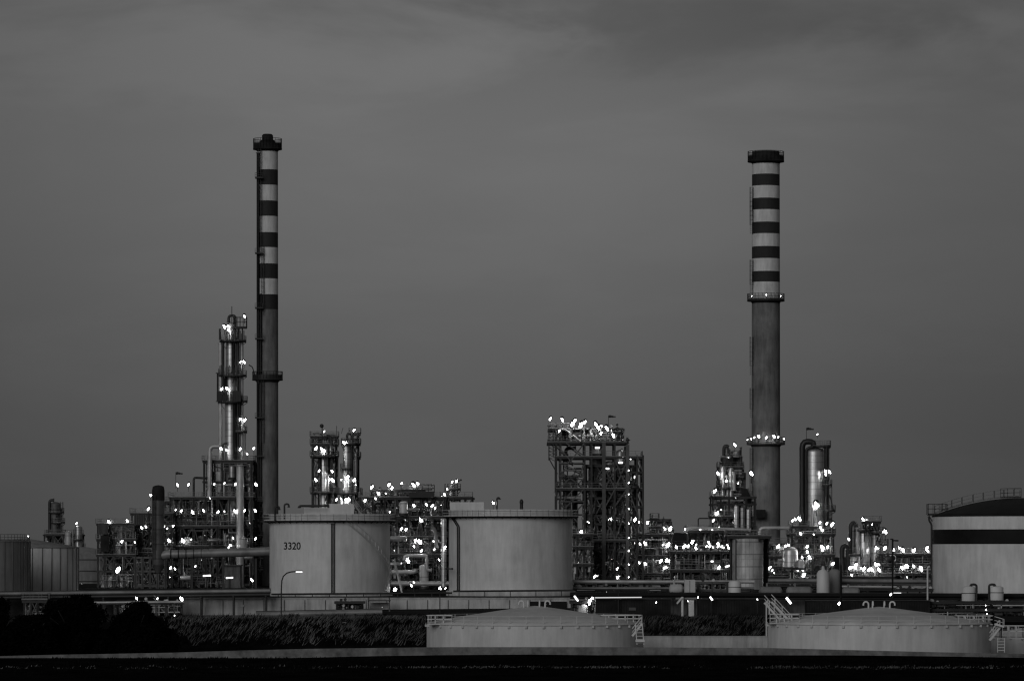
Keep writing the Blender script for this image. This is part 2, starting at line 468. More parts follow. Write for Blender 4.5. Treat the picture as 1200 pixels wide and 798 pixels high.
# ------------------------------------------------------------------ setting: ground
def sheet(name, pts, m, label=None):
    """ground profile swept in x: pts = (y, z) pairs, x from -W to W"""
    b = MB(); W = 6000
    xs = [-W, -300, -150] + [i*10 for i in range(-14, 15)] + [150, 300, W]
    n = len(xs)
    vs = [(x, y, z) for y, z in pts for x in xs]
    b.add(vs, [(i*n+j, i*n+j+1, (i+1)*n+j+1, (i+1)*n+j) for i in range(len(pts)-1) for j in range(n-1)])
    return tag(b.build(name, m), kind='structure', label=label)
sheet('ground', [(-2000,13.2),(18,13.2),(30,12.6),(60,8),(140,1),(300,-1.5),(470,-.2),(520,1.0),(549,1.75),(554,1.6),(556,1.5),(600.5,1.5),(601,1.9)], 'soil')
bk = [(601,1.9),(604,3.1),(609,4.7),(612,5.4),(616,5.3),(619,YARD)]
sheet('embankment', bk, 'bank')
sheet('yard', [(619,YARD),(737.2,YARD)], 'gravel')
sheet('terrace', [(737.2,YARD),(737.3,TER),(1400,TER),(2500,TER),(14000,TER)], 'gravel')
# far low hills
b = MB(); g = random.Random(3)
def ridge(D, pts, depth):
    vs = []; n = len(pts)
    for k, q in ((0, 0), (.35, .8), (.7, 1.0), (1, 0.2)):
        for px, py in pts:
            vs.append((X(px, D), D+depth*k, TER-.5 + (Z(py, D)-TER+.5)*q))
    return vs, [(i*n+j, i*n+j+1, (i+1)*n+j+1, (i+1)*n+j) for i in range(3) for j in range(n-1)]
pts = [(730+ (i*4), 0) for i in range(52)]
pts = [(p, 650 - 27*min(1, max(0, (p-715)/38))*min(1, max(0, (945-p)/90)) - g.uniform(0, 1.2)) for p, _ in pts]
vs, fs = ridge(3000, pts, 300); b.add(vs, fs, True)
tag(b.build('hills', 'hill'), kind='structure')

# retaining wall of the terrace, with buttress joints and a sign plate
t = thing('retaining_wall', 'long pale concrete retaining wall below the numbered tank', 'wall', (X(456,737), 737, YARD))
b = MB(); b.box(X(213,737), X(700,737), 736.4, 737.1, YARD, Z(701,737)); b.build('wall_face', 'conc', t)
b = MB()
for px in range(213, 700, 24): b.box(X(px,736)-.06, X(px,736)+.06, 736.25, 736.38, YARD, Z(702,737)-.1)
b.build('joint_strip', 'concd', t)
MB().box(X(213,737)-.1, X(700,737)+.1, 736.2, 737.25, Z(701,737)+.002, Z(700,737)).build('coping', 'conc', t)
MB().box(X(621,736), X(664,736), 736.0, 736.24, Z(717,736), Z(704.5,736)).build('culvert_shade_box', 'black', t)  # solid black box painted in for the shade inside a wall opening
b = MB(); b.box(X(279,736), X(286,736), 736.1, 736.19, Z(710.5,736), Z(708.5,736))
tag(b.build('name_plate', 'sign', origin=(X(282,736),736.1,Z(709,736))), 'small white plate fixed to the concrete retaining wall', 'sign')
# right: low dark retaining wall
t = thing('low_wall', 'low dark concrete wall behind the right-hand cone roofed tank', 'wall', (X(960,737), 737, YARD))
b = MB(); b.box(X(700.6,737), X(1330,737), 736.4, 737.1, YARD, TER+.05); b.build('wall_face', 'concd', t)
b = MB()
for px in range(710, 1320, 26): b.box(X(px,736)-.1, X(px,736)+.1, 736.2, 736.39, YARD, TER-.2)
b.build('joint_strip', 'concd', t)
# front strip wall (follows the gentle curve seen in the photograph)
t = thing('perimeter_wall', 'long low stained concrete wall at the foot of the grassy bank', 'wall', (X(600,553), 553, 1))
b = MB()
wl = [(-80,769,780),(0,768.5,777),(60,767,778),(120,766,777),(200,764.5,775),(280,762,772),(360,760,770),(440,759,768.5),(520,758,767.5),(620,758,767),(700,758,767),(800,758.5,767),(900,759,767),(1000,761.5,768),(1100,764,769),(1200,766,770),(1300,767,771)]
vs = []
for px, a, c in wl:
    vs += [(X(px,552), 552, .6), (X(px,552), 552, Z(a,552)), (X(px,552), 552.6, Z(a,552)+.003), (X(px,552), 552.6, .6)]
fs = []
for i in range(len(wl)-1):
    for k in range(3): fs.append((i*4+k, i*4+4+k, i*4+5+k, i*4+k+1))
b.add(vs, fs); b.build('wall_face', 'concs', t)
# earth shoulder in front of that wall
b = MB(); vs = []
for px, a, c in wl:
    dz = rng.uniform(-.05,.08)
    for y, zz in ((480, .2), (520, 1.0), (546, Z(c, 551)-.35+dz), (551.9, Z(c, 552)+dz)): vs.append((X(px,552), y, zz))
fs = [(i*4+k, i*4+4+k, i*4+5+k, i*4+k+1) for i in range(len(wl)-1) for k in range(3)]
b.add(vs, fs, True); tag(b.build('verge', 'soil'), kind='structure')
# wall right of first low tank, in front of the bank
t = thing('basin_wall', 'pale concrete wall between the two cone roofed tanks', 'wall', (X(828,600), 600, 1.5))
MB().box(X(742,600), X(915,600), 599.6, 600.2, 1.5, Z(745.5,600)).build('wall_face', 'conc', t)
MB().box(X(742,600)-.1, X(915,600)+.1, 599.5, 600.3, Z(745.5,600)+.002, Z(744.8,600)).build('coping', 'conc', t)

b = MB(); g = random.Random(4); vs = []; n = 70
for i in range(n):
    px = 185+(515-185)*i/(n-1); z_ = 5.32+g.uniform(.0,.26)+.12*math.sin(i*.35)
    vs += [(X(px,613), 612.6, 5.2), (X(px,613), 612.7, z_), (X(px,613), 615.5, z_-.02), (X(px,613), 615.8, 5.2)]
b.add(vs, [(i*4+k, i*4+4+k, i*4+5+k, i*4+k+1) for i in range(n-1) for k in range(3)])
tag(b.build('path', 'concs'), kind='structure')
# grass on the bank and verge
def grass(name, regions, count, m, seed, h=(.35,.9), lean=.5):
    g = random.Random(seed); b = MB(); vs = []; fs = []
    def zat(y):
        for (a, za), (c, zc) in zip(bk, bk[1:]):
            if a <= y <= c: return za+(zc-za)*(y-a)/(c-a)
        return 1.8
    for i in range(count):
        x0, x1, y0, y1 = g.choice(regions)
        # clumps
        cx = g.uniform(x0, x1); cy = g.uniform(y0, y1)
        for k in range(6):
            x = cx+g.gauss(0,.35); y = cy+g.gauss(0,.3)
            z = zat(min(max(y,y0),y1)) if y0 > 590 else 1.75-(550-y)*.027
            hh = g.uniform(*h); w = g.uniform(.05,.11); lx = g.gauss(lean,.35)*hh
            o = len(vs); vs += [(x-w, y, z-.05), (x+w, y+.04, z-.05), (x+lx, y+g.uniform(-.3,.2), z+hh)]
            fs.append((o, o+1, o+2))
    b.add(vs, fs); return tag(b.build(name, m), kind='stuff')
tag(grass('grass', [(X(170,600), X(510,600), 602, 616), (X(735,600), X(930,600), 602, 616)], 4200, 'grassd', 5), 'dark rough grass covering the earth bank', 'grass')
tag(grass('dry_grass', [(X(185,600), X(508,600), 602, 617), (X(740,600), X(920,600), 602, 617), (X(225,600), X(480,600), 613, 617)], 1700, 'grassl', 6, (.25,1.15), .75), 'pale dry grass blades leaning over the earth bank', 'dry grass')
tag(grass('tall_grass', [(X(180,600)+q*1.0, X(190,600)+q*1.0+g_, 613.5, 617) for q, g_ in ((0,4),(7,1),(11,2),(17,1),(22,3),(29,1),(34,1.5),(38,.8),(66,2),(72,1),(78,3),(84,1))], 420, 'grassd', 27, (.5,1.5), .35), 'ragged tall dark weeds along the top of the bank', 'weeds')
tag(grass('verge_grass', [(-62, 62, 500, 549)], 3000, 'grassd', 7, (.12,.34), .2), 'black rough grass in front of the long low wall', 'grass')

tag(grass('dry_grass', [(-66, 66, 521, 529), (-20, 15, 524, 527), (30, 60, 523, 526)], 330, 'grassl', 17, (.06,.32), .3), 'thin line of pale dry grass crossing the black foreground', 'dry grass')
# ------------------------------------------------------------------ trees on the left
def bush(label, px, D, top, bot, wpx, seed, group='dark bushy trees at the left'):
    g = random.Random(seed); x = X(px, D); z0 = Z(bot, D); z1 = Z(top, D); rx = wpx*D/F/2; H = z1-z0
    t = thing('bushy_tree', label, 'tree', (x, D, z0), group)
    tr = MB()
    tr.tube([(x, D, z0-.5), (x+.1, D, z0+H*.3), (x-.1, D+.2, z0+H*.6)], .22, 8)
    for k in range(7):
        a = g.uniform(0, 2*PI); tr.tube([(x, D, z0+H*g.uniform(.1,.4)), (x+rx*.6*math.cos(a), D+rx*.6*math.sin(a), z0+H*g.uniform(.55,.85))], .08, 6)
    tr.build('trunk', 'bark', t)
    b = MB(); vs = []; fs = []
    cl = []
    for k in range(70):
        a = g.uniform(0, 2*PI); q = math.sqrt(g.random()); zz = g.random()
        w = math.sin(PI*min(.97, .28+zz*.66))**.7
        cl.append((x+rx*.78*q*w*math.cos(a), D+rx*.5*q*w*math.sin(a), z0+H*(.04+.84*zz), g.uniform(.7,1.4)))
    for cx, cy, cz, cr in cl:
        for i in range(260):
            d = Vector((g.gauss(0,1), g.gauss(0,1), g.gauss(0,1))).normalized()*cr*g.uniform(.35,1.08)
            p = Vector((cx, cy, cz))+d
            if p.z > z1: p.z = z1-g.uniform(0,.4)
            u = Vector((g.gauss(0,1), g.gauss(0,1), g.gauss(0,1))).normalized(); v = u.orthogonal().normalized()
            s = g.uniform(.12,.26); o = len(vs)
            vs += [p-u*s*1.5, p-v*s*.6, p+u*s*1.5, p+v*s*.6]; fs.append((o, o+1, o+2, o+3))
    b.add(vs, fs); b.build('crown', 'leaf', t)
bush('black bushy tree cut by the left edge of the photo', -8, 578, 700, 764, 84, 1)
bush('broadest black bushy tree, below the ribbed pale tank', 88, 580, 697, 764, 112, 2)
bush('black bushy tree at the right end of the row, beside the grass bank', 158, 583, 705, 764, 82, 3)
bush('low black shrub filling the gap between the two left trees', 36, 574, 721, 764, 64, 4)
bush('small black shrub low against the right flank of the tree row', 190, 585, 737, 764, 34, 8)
# ------------------------------------------------------------------ tanks
def gooseneck(parent, x, y, z, s=1, m='railw', h=.85, q=.34):
    b = MB(); b.tube([(x,y,z-.3),(x,y,z+h*.6)] + [(x+s*(q-q*math.cos(a)), y-(1-abs(s))*(q-q*math.cos(a)), z+h*.6+q*math.sin(a)) for a in (.5,1.0,1.57,2.1,2.7,3.14)] + [(x+s*q*2, y-(1-abs(s))*q*2, z+h*.4)], .12, 8)
    return b.build('gooseneck_vent', m, parent)
def stair(parent, p0, p1, w=.8, m='railw', name='stair'):
    b = MB(); p0 = Vector(p0); p1 = Vector(p1); n = max(3, int((p1-p0).length/.32)); off = Vector((0, w/2, 0))
    for s in (-1, 1):
        b.bar(p0+off*s, p1+off*s, .1, .25); b.bar(p0+off*s+Vector((0,0,1)), p1+off*s+Vector((0,0,1)), .06)
        b.bar(p0+off*s+Vector((0,0,.5)), p1+off*s+Vector((0,0,.5)), .05)
        for i in range(0, n+1, 4):
            p = p0.lerp(p1, i/n)+off*s; b.bar(p, p+Vector((0,0,1)), .06)
    for i in range(n): 
        p = p0.lerp(p1, (i+.5)/n); b.cbox(p.x, p.y, p.z, .26, w, .05)
    return b.build(name, m, parent)
def big_tank(label, px, D, rpx, rim, parapet, bot, number=None):
    x = X(px, D); r = rpx*D/F; z0 = TER; zr = Z(rim, D); zp = Z(parapet, D)
    t = thing('storage_tank', label, 'storage tank', (x, D, z0), 'tall floating roof tanks in the middle')
    b = MB(); b.lathe(x, D, [(r, Z(bot,D)), (r, zr-.1)], 96)
    zz = Z(bot, D)
    while zz < zr-1: zz += 1.95; b.lathe(x, D, [(r+.002, zz-.03), (r+.02, zz-.02), (r+.02, zz+.02), (r+.002, zz+.03)], 96)
    b.build('shell', 'tank', t)
    b = MB(); b.lathe(x, D, [(r-.1, zr-.02), (r+1.05, zr-.02), (r+1.05, zr+.18), (r-.1, zr+.18)], 96)
    for k in range(48):
        a = 2*PI*k/48; b.bar((x+r*math.cos(a), D+r*math.sin(a), zr-.3), (x+(r+.5)*math.cos(a), D+(r+.5)*math.sin(a), zr-.05), .06)
    b.build('wind_girder', 'soot', t)
    b = MB(); b.lathe(x, D, [(r+.03, zr+.2), (r+.03, zp-.35), (r+.03, zp-.35)], 96); b.lathe(x, D, [(r+.12, zp-.3), (r+.12, zp-.08), (r-.05, zp-.08), (r-.05, zr+.2)], 96)
    b.build('parapet', 'tank', t)
    rb = MB(); rail_line(rb, arc_pts(x, D, zr+.18, r+1.0, 0, 2*PI, 64), 1.15, .06, 2); rb.build('railing', 'tank', t)
    MB().lathe(x, D, [(.01, zr-1.2), (r-.3, zr-1.6)], 48).build('floating_roof', 'tankroof', t)
    b = MB(); b.lathe(x, D, [(r+.5, z0-.02), (r+.5, Z(bot,D)-.001), (r-.2, Z(bot,D)-.001)], 96); b.build('foundation_ring', 'conc', t)
    return t, x, r, zr, zp
D1 = 752
t, x, r, zr, zp = big_tank('pale tank numbered 3320 with diagonal stair on its shell', 386.5, D1, 70.5, 611.5, 602.5, 695)
tank1 = t
# number on the curved shell
fc = bpy.data.curves.new('num', 'FONT'); fc.body = '3320'; fc.size = 2.05; fc.extrude = 0.0; fc.offset = .035; fc.space_character = 1.0
fo = bpy.data.objects.new('num', fc); C.objects.link(fo)
dg = bpy.context.evaluated_depsgraph_get(); me = fo.evaluated_get(dg).to_mesh()
vv = [tuple(v.co) for v in me.vertices]; ff = [tuple(p.vertices) for p in me.polygons]
wmax = max(v[0] for v in vv); bpy.data.objects.remove(fo); 
b = MB(); xs0 = X(331, D1-r); xs1 = X(352, D1-r); zb = Z(643.5, D1-r); hh = Z(635, D1-r)-zb
hmax = max(v[1] for v in vv)
out = []
for vx, vy, vz in vv:
    xx = xs0+(xs1-xs0)*vx/wmax; a = math.asin((xx-x)/(r+.03)); out.append((xx, D1-(r+.03)*math.cos(a), zb+hh*vy/hmax))
b.add(out, ff); b.build('number_3320', 'black', t)['label'] = 'black painted number 3320'
def on_shell(x, r, D, px, rr=.25):
    dx = X(px, D)-x; a = math.asin(max(-1,min(1,dx/(r+rr)))); return x+(r+rr)*math.sin(a), D-(r+rr)*math.cos(a)
for k in (391.7, 394.3):
    px_, py_ = on_shell(x, r, D1, k, .22); pipe(t, [(px_,py_,Z(696,D1)), (px_,py_,zr-.3)], .11, 'pdark')
# spiral stair on the shell, light coloured
b = MB(); n = 44
P = []
for i in range(n+1):
    f = i/n; a = .31+(1.42-.31)*f; P.append(Vector((x+(r+.5)*math.sin(a), D1-(r+.5)*math.cos(a), zr-.2+(Z(672,D1)-zr)*f)))
for p, q in zip(P, P[1:]):
    b.bar(p, q, .10, .22); b.bar(p+Vector((0,0,1.0)), q+Vector((0,0,1.0)), .07)
for p in P[::3]: b.bar(p, p+Vector((0,0,1)), .06)
b.build('spiral_stair', 'plight', t)
xe = X(459, D1)
stair(t, (xe+.5, D1-.2, Z(660,D1)), (xe+1.8, D1-.2, Z(694,D1)), .8, 'plight', 'lower_stair')
# roof-top boxes and pipes
MB().box(X(385.5,D1+3), X(415,D1+3), D1+2, D1+2.3, zr+.2, Z(590,D1)).build('gauge_screen', 'tank', t)
MB().box(X(356,D1+3), X(385,D1+3), D1+4, D1+4.3, zr+.2, Z(594.5,D1)).build('lower_screen', 'tank', t)
pipe(t, [(X(385,D1),D1+2,Z(592.5,D1)), (X(350,D1),D1+2,Z(592.5,D1)),(X(350,D1),D1+2,Z(595,D1))], .2, 'pdark')
for a, c in ((325,594),(336,591),(430,596)): pipe(t, [(X(a,D1),D1-r*.7,zr), (X(a,D1),D1-r*.7,Z(c,D1)), (X(a+5,D1),D1-r*.7,Z(c,D1)), (X(a+5,D1),D1-r*.7,Z(c+4,D1))], .16, 'pdark')
stair(t, (X(413,D1),D1,Z(588,D1)), (X(424,D1),D1,Z(603,D1)), .8, 'pmid', 'roof_stair')
flood(t, 462.5, 690, D1-.8, 1.2)
b = MB(); b.tube([(X(462.5,D1),D1-.7,TER),(X(462.5,D1),D1-.7,Z(694,D1))],.08,6); b.build('lamp_post', 'steel', t)
D2 = 756
t, x, r, zr, zp = big_tank('pale tank without a number, right of tank 3320', 598.5, D2, 72.5, 606.5, 597.5, 692)
for k in (536.5, 538.6):
    px_, py_ = on_shell(x, r, D2, k, .22); px2, py2 = on_shell(x, r, D2, k-6, .22)
    pipe(t, [(px_,py_,Z(692,D2)), (px_,py_,Z(617,D2)), (px2,py2,Z(608,D2))], .11, 'pdark')
MB().box(X(527,D2), X(567,D2), D2+3, D2+3.3, zr+.2, Z(588,D2)).build('gauge_screen', 'tank', t)
pipe(t, [(X(582.5,D2),D2-r*.8,zr), (X(582.5,D2),D2-r*.8,Z(584,D2)), (X(585.5,D2),D2-r*.8,Z(584,D2)), (X(585.5,D2),D2-r*.8,Z(586,D2))], .16, 'pdark')
b = MB(); b.ball((X(611,D2), D2-r*.8, Z(589,D2)), .35,.35,.55); b.tube([(X(611,D2),D2-r*.8,zr),(X(611,D2),D2-r*.8,Z(591,D2))],.3,8); b.build('roof_vent', 'pdark', t)
flood(t, 578, 589, D2-r*.8, .95)
pipe(t, [(X(526,D2)-.4,D2-3,Z(666,D2)),(X(531,D2),D2-r*.6-3,Z(666,D2))], .12, 'pdark')
# two ribbed tanks at left
def rib_tank(label, px, D, rpx, rim, apex, m, ribs, rail=False):
    x = X(px, D); r = rpx*D/F; zr = Z(rim, D)
    t = thing('ribbed_tank', label, 'storage tank', (x, D, TER), 'ribbed tanks at the left')
    b = MB(); b.lathe(x, D, [(r, TER), (r, zr)], 72)
    b.build('shell', m, t)
    b = MB()
    for k in range(ribs):
        a = 2*PI*k/ribs; b.bar((x+(r+.05)*math.cos(a), D+(r+.05)*math.sin(a), TER), (x+(r+.05)*math.cos(a), D+(r+.05)*math.sin(a), zr-.1), .12)
    b.build('rib', 'steel2', t)
    b = MB(); b.lathe(x, D, [(r+.12, zr-.15), (r+.12, zr+.05), (.01, Z(apex, D))], 72); b.build('roof', 'tank3', t)
    if rail:
        rb = MB(); rail_line(rb, arc_pts(x, D, zr+.03, r-.1, 0, 2*PI, 40), 1.1, .06, 2); rb.build('railing', 'rail', t)
    return t
ta = rib_tank('dark ribbed tank with rooftop railing, cut by the left edge', -32, 760, 67, 633.5, 631, 'tank3', 36, True)
flood(ta, 33, 628, 748, .5)
rib_tank('lighter grey ribbed tank right of the dark ribbed tank', 27, 790, 65, 641, 630, 'tank2', 34)
# dark mound-like domed tank
x = X(78, 1080); t = thing('domed_tank', 'low dark domed tank behind the ribbed pale tank', 'storage tank', (x, 1080, TER))
rr = 62*1080/F
MB().lathe(x, 1080, [(rr, TER), (rr, Z(650,1080)), (rr*.8, Z(645,1080)), (rr*.4, Z(641,1080)), (.01, Z(640,1080))], 64).build('shell', 'tank3', t)
b = MB()
for k in (655, 668, 680): b.lathe(x, 1080, [(rr+.01, Z(k,1080)), (rr+.15, Z(k,1080)), (rr+.15, Z(k+.8,1080)), (rr+.01, Z(k+.8,1080))], 64)
b.build('stiffening_ring', 'steel2', t)
flood(t, 96, 684, 1060, .7, dim=True)
# black topped tank at right
D3 = 753.5
x = X(1197, D3); r = 104*D3/F; t = thing('banded_tank', 'huge pale tank with black dome and black band, cut by right edge', 'storage tank', (x, D3, TER))
b = MB(); b.lathe(x, D3, [(r, TER), (r, Z(637.5,D3))], 120); b.cur = 1; b.lathe(x, D3, [(r, Z(637.5,D3)), (r, Z(620.5,D3))], 120); b.cur = 0; b.lathe(x, D3, [(r, Z(620.5,D3)), (r, Z(604.8,D3))], 120)
b.build('shell', ['tank', 'black'], t)
b = MB(); zd = Z(604.8, D3); hd = Z(584, D3)-zd
prof = [(r+.1, zd-.1), (r+.1, zd+.1)] + [(r*math.cos(a), zd+.1+hd*math.sin(a)**.8) for a in [PI/2*i/14 for i in range(1, 14)]] + [(.01, zd+hd+.1)]
prof = [(r+.1, zd-.1), (r+.1, zd+.1)] + [(r*(1-i/14), zd+.1+hd*(1-(1-i/14)**2)) for i in range(1, 14)] + [(.01, zd+hd+.1)]
b.lathe(x, D3, prof, 96); b.build('dome_roof', 'black', t)
# roof walkway with railing running up the dome (seen in profile)
rb = MB(); pl = []
for px in (1095,1104,1115,1127,1140,1152,1165,1176,1188,1195):
    q = (X(px,D3)-x)/r; pl.append((X(px,D3), D3-1.0, zd+.3+hd*(1-min(1,q*q))))
rail_line(rb, pl, 1.35, .07, 2.2); rail_line(rb, [(p[0], D3+.3, p[2]) for p in pl], 1.35, .07, 2.2)
for p, q in zip(pl, pl[1:]): rb.bar(Vector(p)+Vector((0,.65,0)), Vector(q)+Vector((0,.65,0)), 1.3, .1)
rb.build('roof_walkway', 'rail', t)
rb = MB(); z = Z(603, D3)
rail_line(rb, [(X(1087,D3), D3-1.5, z), (X(1109,D3), D3-1.5, z), (X(1109,D3), D3+1.5, z), (X(1087,D3), D3+1.5, z), (X(1087,D3), D3-1.5, z)], 1.9, .08, 1.2)
rb.box(X(1087,D3), X(1094,D3), D3-1.5, D3+1.5, z-.12, z)
rb.bar((X(1088,D3),D3,z), (X(1092.5,D3),D3,Z(611,D3)), .15); rb.build('landing', 'steel', t)
rb = MB(); rail_line(rb, [(X(1171,D3), D3-2.2, zd+hd), (X(1195,D3), D3-2.2, zd+hd+.1)], 1.7, .08, 1.2); rb.build('crown_railing', 'steel', t)
pipe(t, [(X(1088,D3),D3-1,Z(605,D3)), (X(1088,D3),D3-1,Z(610,D3)), (X(1091,D3),D3-1,Z(614,D3)), (X(1091,D3),D3-1,TER)], .17, 'pdark')
# small white kegs on the pipe rack before it
def keg(label, px, D, rpx, top, bot, side=1):
    x = X(px, D); r = rpx*D/F; t = thing('small_tank', label, 'small tank', (x, D, Z(bot, D)), 'small pale tanks above the black rack')
    MB().lathe(x, D, [(r, Z(bot,D)), (r, Z(top+2.5,D)), (r*.75, Z(top+1,D)), (.02, Z(top,D))], 24).build('shell', 'tank', t)
    pipe(t, [(x+side*r*1.15, D-.3, Z(bot,D)), (x+side*r*1.15, D-.3, Z(top-1.5,D)), (x+side*r*.3, D-.3, Z(top-1.5,D)), (x+side*r*.3,D-.3,Z(top+1,D))], .2, 'pdark')
    MB().lathe(x, D, [(r*1.04, Z((top+bot)/2,D)), (r*1.04, Z((top+bot)/2,D)+.12)], 24).build('hoop', 'steel2', t)
    return t
keg('ribbed pale small tank in front of banded tank, black pipe on its right', 1135, 729, 8, 686, 704.5, 1)
keg('pale small tank in front of banded tank, black pipe on its left', 1168, 729, 8, 686, 703, -1)

# low cone roofed tanks in the basin
def low_tank(label, px, D, rpx, rim, apex, shift=0, seed=0):
    x = X(px, D); r = rpx*D/F; zr = Z(rim, D-r); z0 = 1.5
    t = thing('cone_roof_tank', label, 'storage tank', (x, D, z0), 'low cone roofed tanks in the foreground')
    MB().lathe(x, D, [(r, z0), (r, zr)], 120).build('shell', 'tank', t)
    b = MB(); b.lathe(x, D, [(r+.15, zr-.12), (r+.15, zr+.06), (r*.72, zr+.06+(Z(apex,D)-zr)*.34), (r*.4, zr+(Z(apex,D)-zr)*.68), (.8, Z(apex,D)), (.01, Z(apex,D)+.05)], 72)
    b.build('cone_roof', 'tankroof', t)
    b = MB()
    for k in range(40):
        a = 2*PI*k/40+.07; p = Vector((x+(r-.15)*math.cos(a), D+(r-.15)*math.sin(a), zr)); 
        b.bar(p, p+Vector((0,0,1.1)), .07); b.cbox(x+(r+.1)*math.cos(a), D+(r+.1)*math.sin(a), zr-.3, .3,.3,.3)
    for k in (.55, 1.1):
        q = arc_pts(x, D, zr+k, r-.15, 0, 2*PI, 80)
        for a, c in zip(q, q[1:]): b.bar(a, c, .045)
    b.build('rim_railing', 'tankroof', t)
    for dx, s in ((-1.75,-1),(-.95,0),(.6,0),(1.6,1)):
        gooseneck(t, x+dx-(s*.25), D-1.2, Z(apex,D)-.12, s, 'tank')
    return t, x, r, zr
def cage_rail(parent, x0, x1, y, z, h=1.9, name='side_railing'):
    b = MB(); rail_line(b, [(x0,y,z),(x1,y,z),(x1,y+1.6,z),(x0,y+1.6,z),(x0,y,z)], h, .11, 1.15, False)
    b.box(x0, x1, y, y+1.6, z-.1, z); return b.build(name, 'railw', parent)
t, x, r, zr = low_tank('cone roofed low tank before the pale unnumbered tank', 627, 575, 127, 732, 710)
cage_rail(t, X(500.5,570), X(530,570), 567.5, Z(731,567.5), 1.15)
cage_rail(t, X(704,570), X(752,570), 570.5, Z(729.5,570.5), 1.0)
stair(t, (X(752,566), 566.5, Z(731,566.5)), (X(741,566), 566.5, Z(745,566.5)), .8)
b = MB(); 
for a in (746.5, 754.5): b.bar((X(a-2,566),566,Z(730,566)), (X(a,566),566,Z(755,566)), .12)
for q in range(6): b.bar((X(744+q*.3,566),566,Z(733+q*4,566)), (X(753+q*.3,566),566,Z(733+q*4,566)), .07)
b.cbox(X(750,566),566,Z(750.5,566),1.2,1,.3)
b.build('side_ladder', 'railw', t)
t, x, r, zr = low_tank('cone roofed low tank before the black banded tank', 1030, 572, 130.5, 731.5, 711)
cage_rail(t, X(900.5,568), X(936,568), 566.5, Z(730,566.5), 1.2)
# stair rising behind its left edge
stair(t, (X(926,572), 574, Z(727,574)), (X(905,572), 574, Z(705,574)), 1.0)
stair(t, (X(918,572), 578, Z(727,578)), (X(899,572), 578, Z(706,578)), 1.0)
b = MB()
for a in (899, 902.5): b.bar((X(a,570),572,Z(745,572)), (X(a,570),572,Z(704,572)), .14)
b.build('stair_post', 'railw', t)
cage_rail(t, X(1120,568), X(1163,568), 567.5, Z(731,567.5), 1.1)
stair(t, (X(1172,566), 566.5, Z(735,566.5)), (X(1160,566), 566.5, Z(750,566.5)), .8)
stair(t, (X(1176,566), 566, Z(734,566)), (X(1166,566), 566, Z(731,566)), 1.2, 'railw', 'landing_stair')
b = MB()
for a in (1168.5, 1176.5): b.bar((X(a,566),565.4,Z(747,566)), (X(a,566),565.4,Z(764,566)), .08)
for q in range(5): b.bar((X(1168.5,566),565.4,Z(748+q*3.4,566)), (X(1176.5,566),565.4,Z(748+q*3.4,566)), .07)
b.build('side_ladder', 'railw', t)
t, x, r, zr = low_tank('cone roofed low tank mostly beyond the right edge', 1286, 590, 127, 746, 724)
cage_rail(t, X(1176,570), X(1203,570), 572.5, Z(747,572.5), 1.6)

# ------------------------------------------------------------------ chimneys
def chimney(label, px, D, r_top, r_bot, top, base, whites, darks_to, decks, m_top):
    x = X(px, D); t = thing('chimney', label, 'chimney', (x, D, TER), 'striped tall chimneys')
    z0 = TER; z1 = Z(top, D)
    def rad(z): return (r_bot+(r_top-r_bot)*(z-z0)/(z1-z0))*D/F
    b = MB(); segs = []
    zc = [z0] + [Z(p, D) for p, _ in whites]
    for i, z in enumerate(zc):
        ze = zc[i+1] if i+1 < len(zc) else z1
        b.cur = 0 if i == 0 else (1 if whites[i-1][1] == 'w' else 2)
        k = max(1, int((ze-z)/6))
        for j in range(k):
            a, c = z+(ze-z)*j/k, z+(ze-z)*(j+1)/k
            b.lathe(x, D, [(rad(a), a), (rad(c), c)], 40)
    b.cur = 2; b.lathe(x, D, [(rad(z1), z1), (rad(z1)*.82, z1), (rad(z1)*.8, z1-3)], 40)
    b.build('shaft', ['chimc', 'chimw', 'chimd'], t)
    for py, hw, h, mm in decks:
        z = Z(py, D); R_ = hw*D/F; b = MB(); b.lathe(x, D, [(rad(z)-.05, z-.9), (R_*.8, z-.45), (R_, z-.35), (R_, z), (rad(z)-.05, z)], 40)
        o = b.build('platform', mm, t)
        rb = MB(); rail_line(rb, arc_pts(x, D, z, R_-.08, 0, 2*PI, 28), h, .09, 1.2)
        if h > 1.4: rb.lathe(x, D, [(R_-.05, z+.02), (R_-.05, z+h*.5)], 28)
        rb.build('railing', mm, o)
    return t, x, rad
wl_ = [(348+14,'d'),(346,'w'),(327.5,'d'),(309.5,'w'),(290.5,'d'),(273,'w'),(254,'d'),(235.5,'w'),(217,'d'),(199,'w'),(180.5,'w'),(178,'d')]
wl_ = [(363,'d'),(345.5,'w'),(327,'d'),(309.5,'w'),(290.5,'d'),(273,'w'),(254,'d'),(236,'w'),(217.5,'d'),(199.5,'w'),(178,'d')]
t, x, rad = chimney('slimmer striped chimney at left, with black crown and long ladders', 313.5, 1000, 12.2, 12.9, 172, 0, wl_, 0, [(174, 17, 2.2, 'soot'), (444, 18, 1.7, 'steel')], 'w')
z = Z(172,1000)
MB().lathe(x, 1000, [(9*.2, z), (9*.2, z+1.3), (6.5*.2, z+1.6), (6.5*.2, z+2.6), (1.0, z+2.9), (.9, z+1)], 24).build('crown_cap', 'soot', t)
for lx, a, c in ((305, 690, 520), (308.5, 530, 440), (305, 450, 362), (308.5, 370, 290), (305, 300, 176)):
    ladder(t, X(lx,1000), 1000-rad(Z(a,1000))-.05, Z(a,1000), Z(c,1000), True, .55)
for py in (210, 298, 362, 398, 490, 535):
    o = MB(); zz = Z(py,1000); o.box(X(300,1000), X(309,1000), 996.2, 998, zz-.15, zz); rail_line(o, [(X(300,1000),996.3,zz),(X(309,1000),996.3,zz)], 1.1, .08); o.build('rest_platform', 'steel', t)
